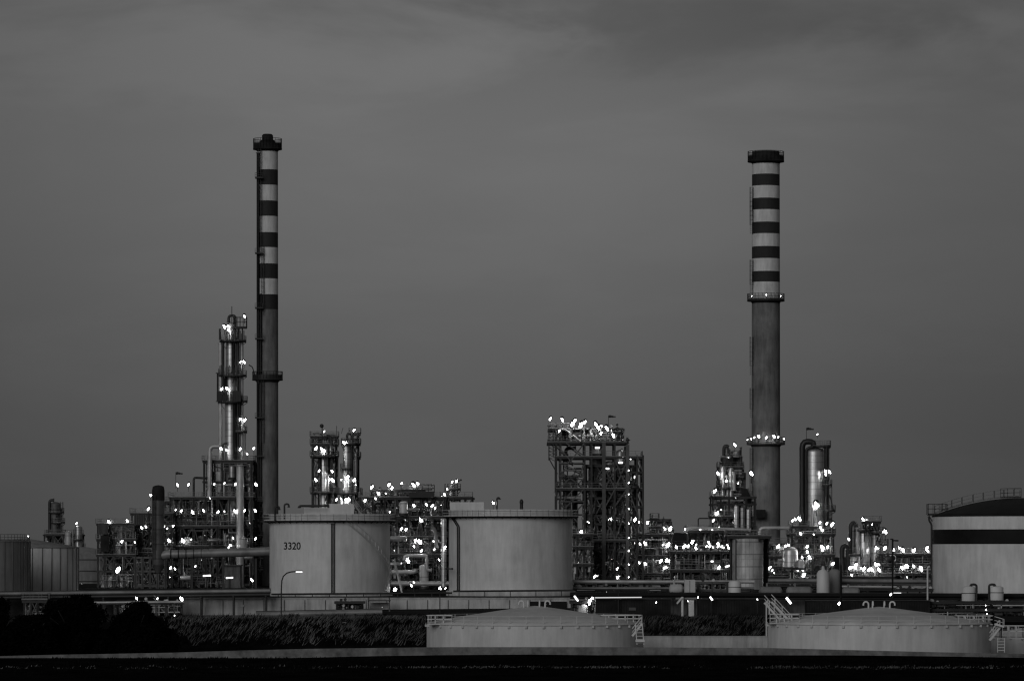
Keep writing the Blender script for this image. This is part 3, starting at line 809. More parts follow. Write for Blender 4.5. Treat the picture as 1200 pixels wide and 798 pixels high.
pipe(t, [(X(303,1000), 1000-1.9, TER), (X(303,1000), 1000-1.9, Z(180,1000))], .36, 'black')
pipe(t, [(X(306.6,1000), 1000-2.6, TER), (X(306.6,1000), 1000-2.6, Z(345,1000))], .16, 'black')
pipe(t, [(X(292,1000), 999, Z(428,1000)), (X(296,1000), 999, Z(430,1000)), (X(299,1000), 999, Z(440,1000))], .12, 'pdark')
wl_ = [(331+0,'w'),(331,'d'),(318.5,'w'),(303.5,'d'),(289.5,'w'),(274.5,'d'),(261,'w'),(246.5,'d'),(233,'w'),(218.5,'d'),(205,'w'),(190,'d')]
wl_ = [(351,'w'),(331,'d'),(318.5,'w'),(303.5,'d'),(289.5,'w'),(274.5,'d'),(261,'w'),(246.5,'d'),(233,'w'),(218.5,'d'),(205,'w'),(190.5,'d')]
t, x, rad = chimney('thicker striped chimney at right, ringed by lit galleries', 897.5, 1010, 16.2, 17.0, 178, 0, wl_, 0, [(188.5, 21.5, 2.1, 'soot'), (351.5, 22, 1.4, 'steel'), (519.5, 22.5, 1.4, 'steel2')], 'w')
for a, c in ((345, 305), (275, 235), (265, 220), (440, 395), (490, 455), (690, 525)):
    ladder(t, X(880.2,1010), 1010-1.4, Z(a,1010), Z(c,1010), True, .6, 'steel')
for l in ((880,514,.8),(884,512.5,.9),(889,511,1.35),(898,512.5,1.0),(907,511,1.4),(912,512,1.0),(918.5,514,.8),(876,515,.6)):
    flood(t, l[0], l[1], 1005.0 if 882 < l[0] < 915 else 1008, l[2])
for l in ((881,347,.5),(898,345.5,.7),(915,347,.5)): flood(t, l[0], l[1], 1004.8, l[2])
MB().box(X(882,1005), X(897,1005), 1004.5, 1006.5, Z(607,1005), Z(597,1005)).build('flue_box', 'soot', t)

# ------------------------------------------------------------------ windsocks
def windsock(label, px, D, py, base, dx=1):
    x = X(px, D); t = thing('windsock', label, 'windsock', (x, D, Z(base, D)), 'windsocks')
    MB().tube([(x, D, Z(base,D)), (x, D, Z(py-1,D))], .06, 6).build('mast', 'steel', t)
    b = MB(); s = D/F
    P_ = [Vector((x+dx*q*s, D-.1*q, Z(py+w_,D))) for q, w_ in ((.5,0),(2.5,-.2),(5,.3),(8,.6))]
    for i, (p, q) in enumerate(zip(P_, P_[1:])): b.tube([p, q], (.3,.23,.16)[i], 8)
    b.build('sock', 'cloth', t)
windsock('dark windsock flying above the tall lit process frame', 713, 930, 488, 506)
windsock('dark windsock flying above the single silver column', 945, 900, 502.5, 520)
windsock('dark windsock flying above the left process unit', 206, 930, 554.5, 572)

# ------------------------------------------------------------------ UNIT far left
vessel('distillation_column', 'small dark column farthest left, behind the ribbed pale tank', 'column', 65, 1100, 6.5, 588, None, 'stack_dark',
       decks=[(600, 57, 75), (626, 54, 77), (612, 60, 76)], lad=[(73, 640, 588)], pipes=[([(58.5,640),(58.5,586),(64,586)], .35, 'pdark', -1), ([(72,640),(72,596)], .25, 'pdark', -1.5)])
frame('steel_structure', 'small steel frame beside the farthest left column, one lamp on top', 'steel structure', 1100, 8, [54, 64, 76, 87, 96], [668, 642, 626], brace='x', npipes=22, seed=1, lamps=[(89.5,613,1.2)], plates=[True, True, (54, 96)])
vessel('small_vessel', 'squat dark vessel below the lamp at far left', 'vessel', 92, 1095, 4.5, 616, None, 'cladd', decks=[(632,86,97)], pipes=[([(86,640),(86,620)], .2, 'pmid', -1)])
vessel('small_vessel', 'slim grey vessel between far left column and squat vessel', 'vessel', 80, 1095, 4, 622, None, 'cladw')

# ------------------------------------------------------------------ UNIT 1 (x 115-205)
DA = 940
frame('steel_structure', 'leftmost process frame with black clad box and bright floodlight', 'steel structure', DA, 12, [118, 126, 137, 148, 160], [668, 650, 632, 614], brace='x', npipes=44, seed=2, m='steel',
      lamps=[(127.5,611,1.4),(149,610,1.2),(143,634,1.0),(158,635,.7),(130,676,.5,0,True)], plates=[False, True, True, True])
t = thing('clad_box', 'black corrugated box on top deck of leftmost process frame', 'enclosure', (X(121,DA-6), DA-7, Z(631,DA)), None)
MB().box(X(115.5,DA-8), X(127,DA-8), DA-9, DA-6.2, Z(626,DA-8), Z(613,DA-8)).build('casing', 'steel', t)
b = MB()
for k in range(8): b.box(X(116+k*1.4,DA-8), X(116.6+k*1.4,DA-8), DA-9.15, DA-9.01, Z(626,DA-8), Z(613,DA-8))
b.build('casing_rib', 'steel2', t)
MB().box(X(118,DA-8), X(128,DA-8), DA-8.5, DA-6.2, Z(646,DA-8), Z(627,DA-8)).build('lower_casing', 'soot', t)
t = thing('clad_box', 'black louvred air cooler box near the thick vertical duct', 'enclosure', (X(166,DA-6), DA-7, Z(617,DA)), None)
MB().box(X(158,DA-8), X(171,DA-8), DA-10, DA-5, Z(615,DA-8), Z(603,DA-8)).build('casing', 'steel', t)
b = MB()
for k in range(6): b.box(X(158.6+k*2.1,DA-8), X(159.2+k*2.1,DA-8), DA-10.15, DA-10.01, Z(615,DA-8), Z(603,DA-8))
b.build('louvre', 'steel2', t)
frame('steel_structure', 'process frame crowded with pipes behind the thick vertical duct', 'steel structure', DA+6, 14, [158, 168, 178, 190, 204], [668, 648, 632, 617, 602], brace='x', npipes=80, seed=3,
      lamps=[(157,667,1.1),(174,596,1.3),(176.5,580,1.1),(200,665,1.0),(205,666,1.0),(198,633,1.7),(203,616,1),(192,617,1.1),(196,619,.8),(166,618,1.1),(171,617,1.2),(181,621,.9),(199,676,.5)], plates=[False, True, False, True, True], mats=('pdark','pmid','pmid','plight','plight'))
t = thing('wall_floodlight', 'brightest floodlight on a post under the leftmost process frame', 'floodlight', (X(138,925), 925, TER))
MB().tube([(X(138,925)+.3,925.4,TER),(X(138,925)+.3,925.4,Z(664,925))], .12, 8).build('post', 'steel', t)
flood(t, 138.5, 667, 925, 2.3)
# pale stair tower legs, X-braced
frame('pipe_support', 'narrow cross braced pipe support at foot of thick duct', 'pipe support', 915, 5, [160, 168, 177, 186, 195], [685, 668, 652], brace='x', rails=[False]*3, plates=[False]*3, w=.5, seed=4, npipes=14, m='steel2')
# duct
t = thing('flue_duct', 'thick grey duct, round topped upright joining a long horizontal run', 'duct', (X(185.5,905), 905, TER))
r = 7.2*905/F
b = MB(); b.lathe(X(185.5,905), 905, dome_prof(r, Z(662,905), Z(576,905), r*.9, step=5), 28); b.lathe(X(185.5,905), 905, [(.5, Z(672,905)), (r, Z(660,905))], 28)
b.build('upright_duct', 'stack_dark', t)
MB().lathe(X(185.5,905), 905, [(r*1.03, Z(586,905)), (r*1.03, Z(574.5,905)), (r*.9, Z(570,905)), (r*.5, Z(568.8,905)), (.01, Z(568.2,905))], 28).build('black_cap', 'soot', t)
b = MB(); xa = X(187,905); xb = X(317,905)
b.tube([(xa,905,Z(652,905)), (X(196,905),904.5,Z(649.5,905)), (X(250,905),904,Z(648,905)), (xb,903,Z(646,905))], 5.2*905/F, 16); b.build('horizontal_duct', 'pmid', t)
b = MB()
for k in range(13): b.tube([(X(200+k*9,905),904.2,Z(649.3-k*.27,905)), (X(200.8+k*9,905),904.2,Z(649.3-k*.27,905))], 5.7*905/F, 16)
b.build('duct_flange', 'pdark', t)
for k in (225, 262, 300): MB().bar((X(k,905), 904.3, TER), (X(k,905), 904.3, Z(654,905)), .5).build('support_leg', 'steel', t)
ladder(t, X(181,905), 905-r-.1, Z(655,905), Z(580,905))

# ------------------------------------------------------------------ UNIT 2 (x 200-310)
DB = 950
pl2 = [True]*5
frame('process_structure', 'broad multi level process frame under the tallest silver column', 'process structure', DB, 16, [203, 216, 230, 244, 258, 272, 286], [672, 640, 617, 583.5], brace='x', npipes=95, seed=5, w=.42,
      lamps=[(208,568,1.35),(221,567.5,1.35),(206,597,.9),(212.5,598.5,1.2),(225.5,600,1.4),(238.5,598,1.2),(255.5,599.5,1.3),(263,599,.7),(275.5,598.5,1.3),(270,638.5,1.1),(268,641,.9),(214,633,1.8),(224,632,.8),(240,627,.6,0,True),(273,630,.8),(229,663,.8),(224,666,.6),(246,583.5,.6)],
      plates=[False, True, True, True], mats=('pdark','pdark','pmid','plight','plight','pmid'))
frame('process_structure', 'tall narrow steel frame hugging the base of tallest silver column', 'process structure', DB-2, 9, [241, 250, 262, 275, 287, 296], [617, 583, 564, 540.5], brace=None, npipes=60, seed=6, w=.45,
      lamps=[(286.5,598,1.2),(299,598,1.3),(276,567,1.2),(300,567.5,1.35),(299.5,631,1.1),(263,566,.8),(251,567,.9),(283,566,.6)], plates=[False, True, False, True], mats=('pdark','pmid','plight','plight'))
frame('stair_tower', 'cross braced steel stair tower between silver column and slim chimney', 'stair tower', DB+4, 6, [288, 299], [672, 650, 631, 616, 600, 583, 563, 541], brace='x', rails=[False]*8, plates=[False]*8, w=.5, seed=1)
pipe_t = thing('riser_pipe', 'thick pale vertical pipe standing before the narrow steel frame', 'pipe', (X(281.5,DB-8), DB-8, TER))
pipe(pipe_t, [(X(281.5,DB-8),DB-8,TER),(X(281.5,DB-8),DB-8,Z(545,DB-8))], .85, 'plight', 14, 'riser')
pipe_t = thing('riser_pipe', 'slender silver bent pipe left of the narrow steel frame', 'pipe', (X(245.5,DB-8), DB-8, Z(583,DB)))
pipe(pipe_t, [(X(245.5,DB-8),DB-8,Z(583,DB-8)),(X(246,DB-8),DB-8,Z(523,DB-8)),(X(257,DB-8),DB-8,Z(523,DB-8))], .5, 'plight', 12, 'riser')
pipe_t = thing('riser_pipe', 'black gallows shaped pipe over the broad process frame', 'pipe', (X(227,DB-6), DB-6, Z(583,DB)))
pipe(pipe_t, [(X(227,DB-6),DB-6,Z(583,DB)),(X(227,DB-6),DB-6,Z(560,DB)),(X(243,DB-6),DB-6,Z(561,DB))], .25, 'pdark')
vessel('pressure_vessel', 'fat dark upright vessel in middle of the broad process frame', 'vessel', 244, DB-1, 6, 588, 616, 'cladw', decks=[])
vessel('pressure_vessel', 'pale upright vessel right of the fat dark one, same frame', 'vessel', 272, DB-6, 5.5, 582, 616, 'clad')
vessel('pressure_vessel', 'upright vessel under the upper deck of narrow steel frame', 'vessel', 272, DB-7, 4, 545, 562, 'cladd')
vessel('pressure_vessel', 'dim grey boxy vessel row left of slim chimney foot', 'vessel', 285, DB-9, 5, 629, 645, 'cladw')
for i, (a, c, y, r_, m_, lb) in enumerate([(206,222,587,2.4,'pmid','on the upper deck of broad frame, left end'),(209,228,609,2.6,'cladd','on the second deck of broad frame, left end'),
        (222,240,606,2.2,'pdark','on the second deck of broad frame, left of fat dark vessel'),(248,262,611,2.4,'pmid','on the second deck of broad frame, right of fat dark vessel'),
        (250,264,554,2.6,'plight','below the top deck of narrow steel frame'),(211,226,677,2.8,'plight','low under the broad frame, left of strip light'),(286,297,653,2.6,'pmid','beside foot of slim chimney'),
        (243,258,633,2.6,'cladd','on the first deck of broad frame')]):
    drum('heat_exchanger', 'horizontal heat exchanger ' + lb, 'heat exchanger', a, c, y, DB-10.5 if y > 620 else DB-5, r_, m_, 'horizontal exchangers in the left unit', .8)
frame('process_structure', 'second dim row of decks and pipes behind broad left frame', 'process structure', DB+22, 12, [196, 212, 228, 244, 260, 276, 292, 304], [668, 655, 641, 628, 612, 600, 588], brace='x', npipes=95, seed=7, w=.34, mats=('pdark','pmid','plight'), lamps=[(218,645,.8),(236,655,.7),(252,640,.8),(281,652,.7),(292,612,.8),(262,622,.7),(232,612,.6)])
t = thing('control_cabin', 'pale block cabin under two strip lights, left of tank 3320', 'cabin', (X(272,930), 930, TER))
MB().box(X(262,930), X(282,930), 928, 934, TER, Z(663,930)).build('wall', 'concd', t)
MB().box(X(261,930), X(283,930), 927.5, 934.5, Z(663,930)+.002, Z(663,930)+.3).build('roof', 'steel2', t)
MB().box(X(268,928), X(270.5,928), 927.9, 927.99, TER, Z(674,928)).build('door', 'steel', t)
tube_light(t, 265, 677, 273, 676.5, 924, .3)
t = thing('strip_lamp', 'strip light on a post left of the pale block cabin', 'lamp', (X(242,924), 925, TER))
MB().tube([(X(242,924),925.2,TER),(X(242,924),925.2,Z(672,924))], .12, 8).build('post', 'steel', t)
tube_light(t, 238, 674.5, 247, 674, 924, .3)
t = thing('strip_lamp', 'small floodlight on a post between cabin and tank 3320', 'lamp', (X(295,924), 925, TER))
MB().tube([(X(295,924)+.2,925.2,TER),(X(295,924)+.2,925.2,Z(679,924))], .12, 8).build('post', 'steel', t)
flood(t, 295, 679, 924, 1.4)
# tallest column
DT = 952
t = vessel('distillation_column', 'tallest silver column with four cage platforms, left of slim chimney', 'column', 270.5, DT, 6.9, 378, None, 'clad', taper=(440, 5.6),
   decks=[(399.5, 257.5, 288.5, 2.8, 0), (440, 256, 289, 2.8, 0), (471, 255.5, 284, 2.8, 0), (470, 282, 290, 1.4), (505.5, 273, 289.5, 2.0), (540, 243, 300, 4)],
   lad=[(277.5, 540, 493), (280, 505, 440), (276, 440, 399)],
   pipes=[([(258.8,540),(258.8,402)], .42, 'plight', -1.2), ([(262,472),(262,402)], .3, 'pdark', -1.9), ([(279.2,540),(279.2,385)], .4, 'pdark', -1.2), ([(283.5,540),(283.5,400)], .38, 'plight', -.4),
          ([(287.5,530),(287.5,498)], .2, 'pmid', -1), ([(268,378),(268,370),(276,370),(276,399)], .3, 'pdark', -.2), ([(275.6,540),(275.6,474)], .38, 'black', -1.6), ([(264.2,470),(264.2,443)], .3, 'black', -1.7), ([(274.5,437),(274.5,402)], .42, 'black', -1.4), ([(267,520),(262,520),(262,540)], .2, 'pdark', -1.6), ([(281.5,470),(281.5,508)], .25, 'black', -1), ([(257,471),(257,437)], .5, 'pdark', -.8)],  # black pipes added in front stand for the ladder's dark shade
   lamps=[(286.5,370.5,1.3),(263,383,1.5),(267,382,1.0),(268,386,1.0),(286,424,1.35),(282,424,1.0),(260,455.5,1.2),(265.5,455,1.3),(287,492,1.5),(281.5,491,1.2),(259,525.5,1.2),(265,527,.9),(281.5,526,1.1),(289.5,531.5,1.0),(297.5,525,1.1)])
b = MB(); x = X(283, DT); z = Z(384, DT)
b.box(X(274,DT), X(289,DT), DT-1.5, DT+1.5, z-.2, z); o = b.build('top_platform', 'steel', t)
rb = MB(); rail_line(rb, [(X(274,DT),DT-1.5,z),(X(289,DT),DT-1.5,z),(X(289,DT),DT+1.5,z),(X(274,DT),DT+1.5,z),(X(274,DT),DT-1.5,z)], 2.3, .09, .8); rb.build('railing', 'steel', o)
b = MB()
for lp in (275.5, 284): b.bar((X(lp,DT),DT,Z(399,DT)), (X(lp,DT),DT,z), .25)
b.bar((X(271.7,DT),DT,Z(395,DT)), (X(271.7,DT),DT,Z(359,DT)), .16); b.build('mast', 'steel', t)
# cage drums around the platforms: vertical slats
b = MB()
for (py, l, r_, h) in ((399.5,257.5,288.5,13), (440,256,289,12), (471,255.5,281,13)):
    for k in range(int((r_-l)/1.4)):
        if rng.random() < .62:
            xx = X(l+k*1.4, DT); b.box(xx-.09, xx+.09, DT-3.0, DT-2.9, Z(py,DT), Z(py-h*rng.uniform(.6,1),DT))
b.box(X(256,DT), X(261,DT), DT-2.85, DT-2.7, Z(471,DT), Z(459,DT)); b.box(X(274,DT), X(283,DT), DT-2.85, DT-2.7, Z(471,DT), Z(458.5,DT)); b.box(X(257.5,DT), X(260,DT), DT-2.85, DT-2.7, Z(399,DT), Z(386,DT))
b.build('cage_screen', 'steel', t)

# ------------------------------------------------------------------ UNIT 3 twin columns behind tank 3320
DC = 930
vessel('distillation_column', 'left silver column of the twin pair behind tank 3320', 'column', 379.5, DC, 5.2, 524, None, 'clad',
   decks=[(534.5, 366, 392, 3.2), (577, 367, 396, 3.4)], lad=[(372.5, 577, 520)],
   pipes=[([(388.5,590),(388.5,512),(383,512)], .35, 'pdark', -1), ([(374.8,577),(374.8,536)], .3, 'pdark', -1.2), ([(384.5,577),(384.5,556)], .3, 'plight', -2), ([(367.3,620),(367.3,528)], .22, 'pdark', -1)],
   lamps=[(380,505.5,.9),(370.5,525,1.35),(376.5,525.5,1.1),(379,527.5,1.5),(374,551.5,1.1),(389,552,1.1),(370,562,1.35),(386,562,1.2),(390,562.5,1.6)])
vessel('distillation_column', 'right silver column of the twin pair behind tank 3320', 'column', 406.5, DC, 5.4, 516, None, 'clad', taper=(549, 4.5),
   decks=[(519.5, 400, 421, 2.2), (549, 399, 413.5, 2.2), (578, 392, 425, 3.4)], lad=[(413.5, 577, 520)],
   pipes=[([(417,578),(417,530)], .3, 'pmid', -1), ([(400.5,600),(400.5,580)], .3, 'plight', -1.2), ([(412.8,577),(412.8,508),(407,508),(407,516)], .28, 'pdark', -1), ([(396,578),(396,535)], .12, 'pdark', 0)],
   lamps=[(415,504,1.1),(403,518.5,1.4),(406,518.5,1.0),(407.5,559,1.7),(400,562,.8),(415.5,562,1.4),(417,568,.5),(394.5,585,1.15),(399.5,584,1.0),(406,586,1.6),(409,584.5,1.2)])
frame('steel_structure', 'dark steel frame clasping both twin columns at their tops', 'steel structure', DC+5, 6, [366.5, 374, 386, 394], [600, 577, 535, 521, 512], brace='x', npipes=34, seed=8, w=.3, rails=[True]*5, zmaxpipe=508)
t = frame('steel_structure', 'slim dark frame right of the twin columns with tall side cage', 'steel structure', DC+4, 5, [412, 420], [600, 578, 536, 520, 508], brace='x', npipes=10, seed=9, w=.3)
b = MB(); b.tube([(X(377.5,DC),DC,Z(520,DC)),(X(377.5,DC),DC,Z(500,DC))],.12,6); b.ball((X(377,DC),DC,Z(499,DC)),.45,.45,.45); b.tube([(X(394.5,DC),DC,Z(520,DC)),(X(394.5,DC),DC,Z(499,DC))],.06,6); b.bar((X(400,DC),DC,Z(508,DC)),(X(402,DC),DC,Z(501,DC)),.1)
tag(b.build('mast', 'steel', origin=(X(377.5,DC),DC,Z(520,DC))), 'thin mast with round head above the twin columns', 'mast')

# ------------------------------------------------------------------ UNIT 4 dense frame x 420-525
DE = 900
frame('process_structure', 'dense process frame in the gap between the two pale tanks', 'process structure', DE, 14, [424, 438, 452, 466, 480, 494, 508, 522], [678, 650, 629.5, 606, 583.5], brace='x', npipes=98, seed=12, w=.42,
   lamps=[(428,586,1.1),(440,584,.9),(443.5,578,1.3),(452,578,.7),(470.5,619.5,1.1),(476,620,1.1),(475,609,.9,0,True),(493,609,1.4),(485,592,1.0),(500,591,1.1),(506.5,592.5,1.2),(510,595,.8),(487,633,1.4),(492,634.5,2.2),(485,640,1),(494,645,1.0),(477.5,655,1.5),(479,658,1.2),(508,634,.7),(509,643.5,1.0),(514.5,655.5,.9),(457,599.5,.9),(465,595,.6,0,True)],
   plates=[False, True, True, True, True], mats=('pdark','pmid','pmid','plight','plight'))
frame('steel_structure', 'lamp lit upper gallery on top of the dense process frame', 'steel structure', DE-1, 9, [436, 448, 460, 472, 484, 496], [574], base=Z(583, DE), brace='x', npipes=34, seed=13, w=.25,
   lamps=[(436,570.5,1.4),(456,567.5,1.4),(459.5,571.5,1.3),(470.5,566,1.0),(484.5,568,1.6),(489.5,566.5,1.3)], plates=[(470, 506)])
t = thing('equipment_deck', 'railed black equipment deck at right end of upper gallery', 'platform', (X(495,DE-6), DE-6, Z(583,DE-6)))
MB().box(X(480,DE-6), X(509,DE-6), DE-9, DE-5, Z(583,DE-6), Z(577,DE-6)).build('machinery_casing', 'steel', t)
rb = MB(); z = Z(577,DE-6); rail_line(rb, [(X(488,DE-6),DE-9,z),(X(509,DE-6),DE-9,z),(X(509,DE-6),DE-5,z),(X(488,DE-6),DE-5,z)], 1.6, .09, 1.1); rb.build('railing', 'steel', t)
for i, (a, c, y, r_, m_, lb) in enumerate([(456,477,631,3.6,'pmid','largest, just right of tank 3320 shell'),(497,512,618,2.6,'pdark','upper right of the dense frame'),(455,471,661,2.8,'cladd','lower left of the dense frame'),(484,503,672,3.0,'pdark','middle bottom of the dense frame'),(478,492,597,2.2,'pmid','below the black equipment deck')]):
    drum('heat_exchanger', 'horizontal heat exchanger, ' + lb, 'heat exchanger', a, c, y, DE-8.5, r_, m_, 'horizontal exchangers between the two pale tanks', .6)
vessel('pressure_vessel', 'pale upright vessel low in the dense frame, right half', 'vessel', 497, DE-9, 5.5, 661, 690, 'cladw')
vessel('pressure_vessel', 'slim silver column touching the left side of unnumbered tank', 'vessel', 520, DE-10, 3.4, 607, None, 'clad', lamps=[(521.5,641,1.2)])
vessel('pressure_vessel', 'short dull vessel standing in upper dense frame', 'vessel', 473, DE-8, 5, 587, 604, 'cladw')
for pts, r_, m_, lb in (([(474,656),(474,651),(497,651),(500,651),(500,668),(506,668)], .35, 'plight', 'pale square cornered pipe loop in front of the dense frame'),
                        ([(457,670),(487,670),(487,666)], .45, 'plight', 'long pale horizontal pipe low in front of dense frame'),
                        ([(458,683.5),(527,683.5)], .5, 'plight', 'lowest pale pipe running between the two pale tanks'),
                        ([(505,618),(509,620),(511,627),(511,642)], .45, 'pmid', 'curved grey downcomer pipe at right of dense frame')):
    q = [(X(a,DE-10), DE-10, Z(c,DE-10)) for a, c in pts]; th = thing('process_pipe', lb, 'pipe', q[0]); pipe(th, q, r_, m_, 10, 'run')
for px, py, s in ((464,690.5,1.3),(482,685.5,1.6),(485,682,1.1),(516,689,1.1),(522,689,.9)):
    t = thing('post_lamp', {464:'low post lamp at right foot of tank 3320',482:'bright low post lamp midway between the two pale tanks',485:'smaller lamp just above the bright low post lamp',516:'left lamp of the close pair beside unnumbered tank',522:'right lamp of the close pair beside unnumbered tank'}[px], 'lamp', (X(px,760+px*.1), 760+px*.1, TER), 'low post lamps between the two pale tanks')
    D_ = 760+px*.1
    MB().tube([(X(px,D_),D_+.12,TER),(X(px,D_),D_+.12,Z(py+3,D_))], .08, 6).build('post', 'steel', t); flood(t, px, py, D_, s*.8)
frame('process_structure', 'second dim row of decks behind the dense gap frame', 'process structure', DE+20, 12, [420, 436, 452, 468, 484, 500, 518], [680, 664, 648, 634, 620, 606, 594], brace='x', npipes=95, seed=14, w=.34, mats=('pdark','pmid','plight'), lamps=[(462,645,.8),(500,662,.7),(468,672,.8),(512,622,.7),(498,606,.7),(447,598,.7)])
# small unit peeping over the left of tank 2
t = frame('steel_structure', 'small lit rooftop structure peeping over left of unnumbered tank', 'steel structure', 925, 8, [516, 524, 533, 545, 554], [620, 600, 583], brace='x', npipes=30, seed=15, w=.3, lamps=[(521,579,1.1),(530,564.5,1.0),(535,563.5,1.1),(524,573,.8),(517,592,.8),(518,582,.9)], plates=[True, True, (516, 554)])
vessel('pressure_vessel', 'dark knobbly vessel on small rooftop structure left of unnumbered tank', 'vessel', 529, 923, 5, 566, 583, 'cladd', decks=[(573, 521, 540, 2)], pipes=[([(536,583),(536,564),(541,562)], .15, 'pdark', -1)])

# ------------------------------------------------------------------ UNIT 5 the tall cross-braced frame x 643-752
DG = 900
mg = 'steel'
t = thing('tall_process_structure', 'tallest braced steel frame, crowned by a row of floodlights', 'process structure', (X(700,DG), DG, TER))
posts = [(651.5, 690, 499), (656.5, 690, 502), (684.5, 690, 519), (692.5, 690, 520), (707, 690, 519), (719.5, 690, 521), (734.5, 690, 522), (745.5, 690, 534), (752.5, 625, 534)]
for px, lo, hi in posts:
    for y in (DG-6, DG+7):
        b = MB(); w = .42 if px not in (707, 734.5) else .75
        x = X(px, DG); b.box(x-w/2, x+w/2, y-w/2, y+w/2, TER, Z(hi, DG)); b.build('post', mg if px not in (707, 734.5) else 'steel2', t)
levels = [(676, 651, 745), (633, 651, 745), (573, 651, 752), (536, 651, 752), (519, 641, 735), (503.5, 642, 667), (593, 734, 752), (553, 734, 752), (655, 734, 752)]
for py, a, c in levels:
    b = MB(); z = Z(py, DG)
    for y in (DG-6, DG+7): b.bar((X(a,DG), y, z-.2), (X(c,DG), y, z-.2), .3, .42)
    for px in (a+1, (a+c)/2, c-1): b.bar((X(px,DG), DG-6, z-.25), (X(px,DG), DG+7, z-.25), .25, .4)
    b.box(X(a,DG), X(c,DG), DG-2 if py > 530 else DG-6.3, DG+7, z+.012, z+.08); o = b.build('deck', mg, t)
    if py < 540 or py in (573,633): rb = MB(); rail_line(rb, [(X(a,DG), DG-6.3, z), (X(c,DG), DG-6.3, z), (X(c,DG), DG+7, z)], 1.2, .07, 1.5); rb.build('railing', 'rail', o)
def br(a, c, e, f, y=DG-6.1, w=.24): MB().bar((X(a,DG), y, Z(c,DG)), (X(e,DG), y, Z(f,DG)), w).build('brace' if y < DG else 'rear_brace', 'steel2' if a > 650 else mg, t)
for a in ((653,523,672,545),(657,556,684,520),(660,545,684,556),(663,520,684,535),(656,553,684,572),(660,587,684,560),(655,573,672,556),(672,572,684,545),(657,600,684,573),(655,588,676,612),(660,615,684,590),
          (655,543,684,543),(655,558,684,558),(655,588,684,588),(655,603,684,603),
          (708,573,720,550),(708,550,720,573),(720,573,734,540),(720,540,734,573),(720,593,734,573),(708,595,720,573),(720,633,734,593),(708,633,720,600),(708,600,720,633),(693,633,684,655),(720,676,734,640),(708,676,720,640),(684,640,674,665),(693,655,685,676),
          (735,573,745,600),(745,555,736,585),(746,536,752,553),(746,573,752,593),(746,600,752,625),(735,600,745,625),(735,655,745,633),(735,633,745,655),(735,676,745,655),(735,655,745,676),
          (641,500,652,500),(641,517,652,517),(643,500,643,540),(643,538,653,556),(648,505,648,536),(666,504,684,519),(655,505,660,503)):
    br(*a)
    if a[0] > 650 : br(*a, y=DG+7.1)
# stair on the side (left cantilever)
b = MB(); 
for k in range(9):
    z = Z(505+k*4,DG); b.bar((X(642.5,DG),DG-5,z),(X(651,DG),DG-5,z),.14); b.bar((X(642.5,DG),DG-5,z),(X(651,DG),DG-3,z-.7),.1)
b.build('side_stair', 'pmid', t)
# headers & upper machinery
random_pipes(t, X(652,DG), X(730,DG), DG-4, DG+5, Z(519,DG), Z(503,DG), 52, 21, .28, ('pdark','pdark','pmid','pmid'))
random_pipes(t, X(652,DG), X(684,DG), DG-3, DG+5, Z(690,DG), Z(525,DG), 34, 22, .4, ('pdark','pdark','pdark','pmid','plight'))
for px, lo, hi in ((711,520,507),(716,521,508),(722,522,511),(727,522,512),(700,519,503),(690,519,502)):
    pipe(t, [(X(px,DG),DG-5.5,Z(lo,DG)),(X(px,DG),DG-5.5,Z(hi,DG)),(X(px+3,DG),DG-5.5,Z(hi,DG))], .16, 'pdark')
pipe(t, [(X(655,DG),DG-6.6,Z(505,DG)),(X(661,DG),DG-6.6,Z(503.5,DG)),(X(680,DG),DG-6.6,Z(518,DG))], .2, 'plight')
pipe(t, [(X(734,DG),DG-6,Z(521,DG)),(X(734,DG),DG-6,Z(515,DG)),(X(735.5,DG),DG-6,Z(518,DG))], .35, 'pdark')
for l in ((645,490.5,1.3),(659,491.5,1.4),(671,496.5,2.2),(673.5,493,1.5),(681,498,2.2),(685.5,494.5,1.3),(698,496.5,1.5),(701,501,2.0),(705,499,1.0),(711,501.5,1.9),(718.5,510,1.5),(719,508,1.0),(655.5,505,1.0),(704.5,507.5,1.1),(730,515,.6,0,True)):
    flood(t, l[0], l[1], DG-7 if l[0] < 700 else DG-5, *l[2:])
for k, py in enumerate((551,565.5,579,596,613,630,645,661,676)): flood(t, 736.8, py, DG-7.2, .62)
for l in ((729,528,.9,0,True),(729.5,536,1),(738.5,537,1.0),(743,558.5,1.3),(713,609,1.1),(716,608,1.0),(681,622.5,1.3),(713,655.5,1.1),(717,655,1.1),(723.5,666,1.1),(688,611,.7),(678,660,.8),(744,608.5,1.6),(747,612,.8),(737,645,.8)):
    flood(t, l[0], l[1], DG-4, *l[2:])
for a in ((697.5,524.5,702.5),(710,549,714),(725,542,729.5),(696,674.5,701),(721.5,674.5,726.5),(727,546.5,731)): tube_light(t, a[0], a[1], a[2], a[1], DG-4, .35)
# vessels inside
vessel('reactor_vessel', 'silver reactor inside tallest frame, upper middle bay', 'reactor', 714, DG+1, 6.0, 540, None, 'cladd', skirt=True)
vessel('reactor_vessel', 'reactor coloured dark as shade inside tallest frame, left of the silver one', 'reactor', 699, DG+2, 7.5, 535, None, 'stack_dark')  # dark colour stands for shade inside the frame
vessel('reactor_vessel', 'silver reactor inside tallest frame, right bay', 'reactor', 727.5, DG+1, 5.5, 548, None, 'cladd')
vessel('reactor_vessel', 'pale cylindrical vessel inside tallest frame, left bay', 'reactor', 688, DG-2, 4.6, 595, None, 'clad', lamps=[])
vessel('reactor_vessel', 'small lit dome vessel under top deck of tallest frame', 'reactor', 700, DG-1.5, 5.5, 521, 534, 'cladw')
vessel('reactor_vessel', 'small round headed vessel under top deck, right corner of frame', 'reactor', 727, DG-1.5, 5, 527, 546, 'clad')
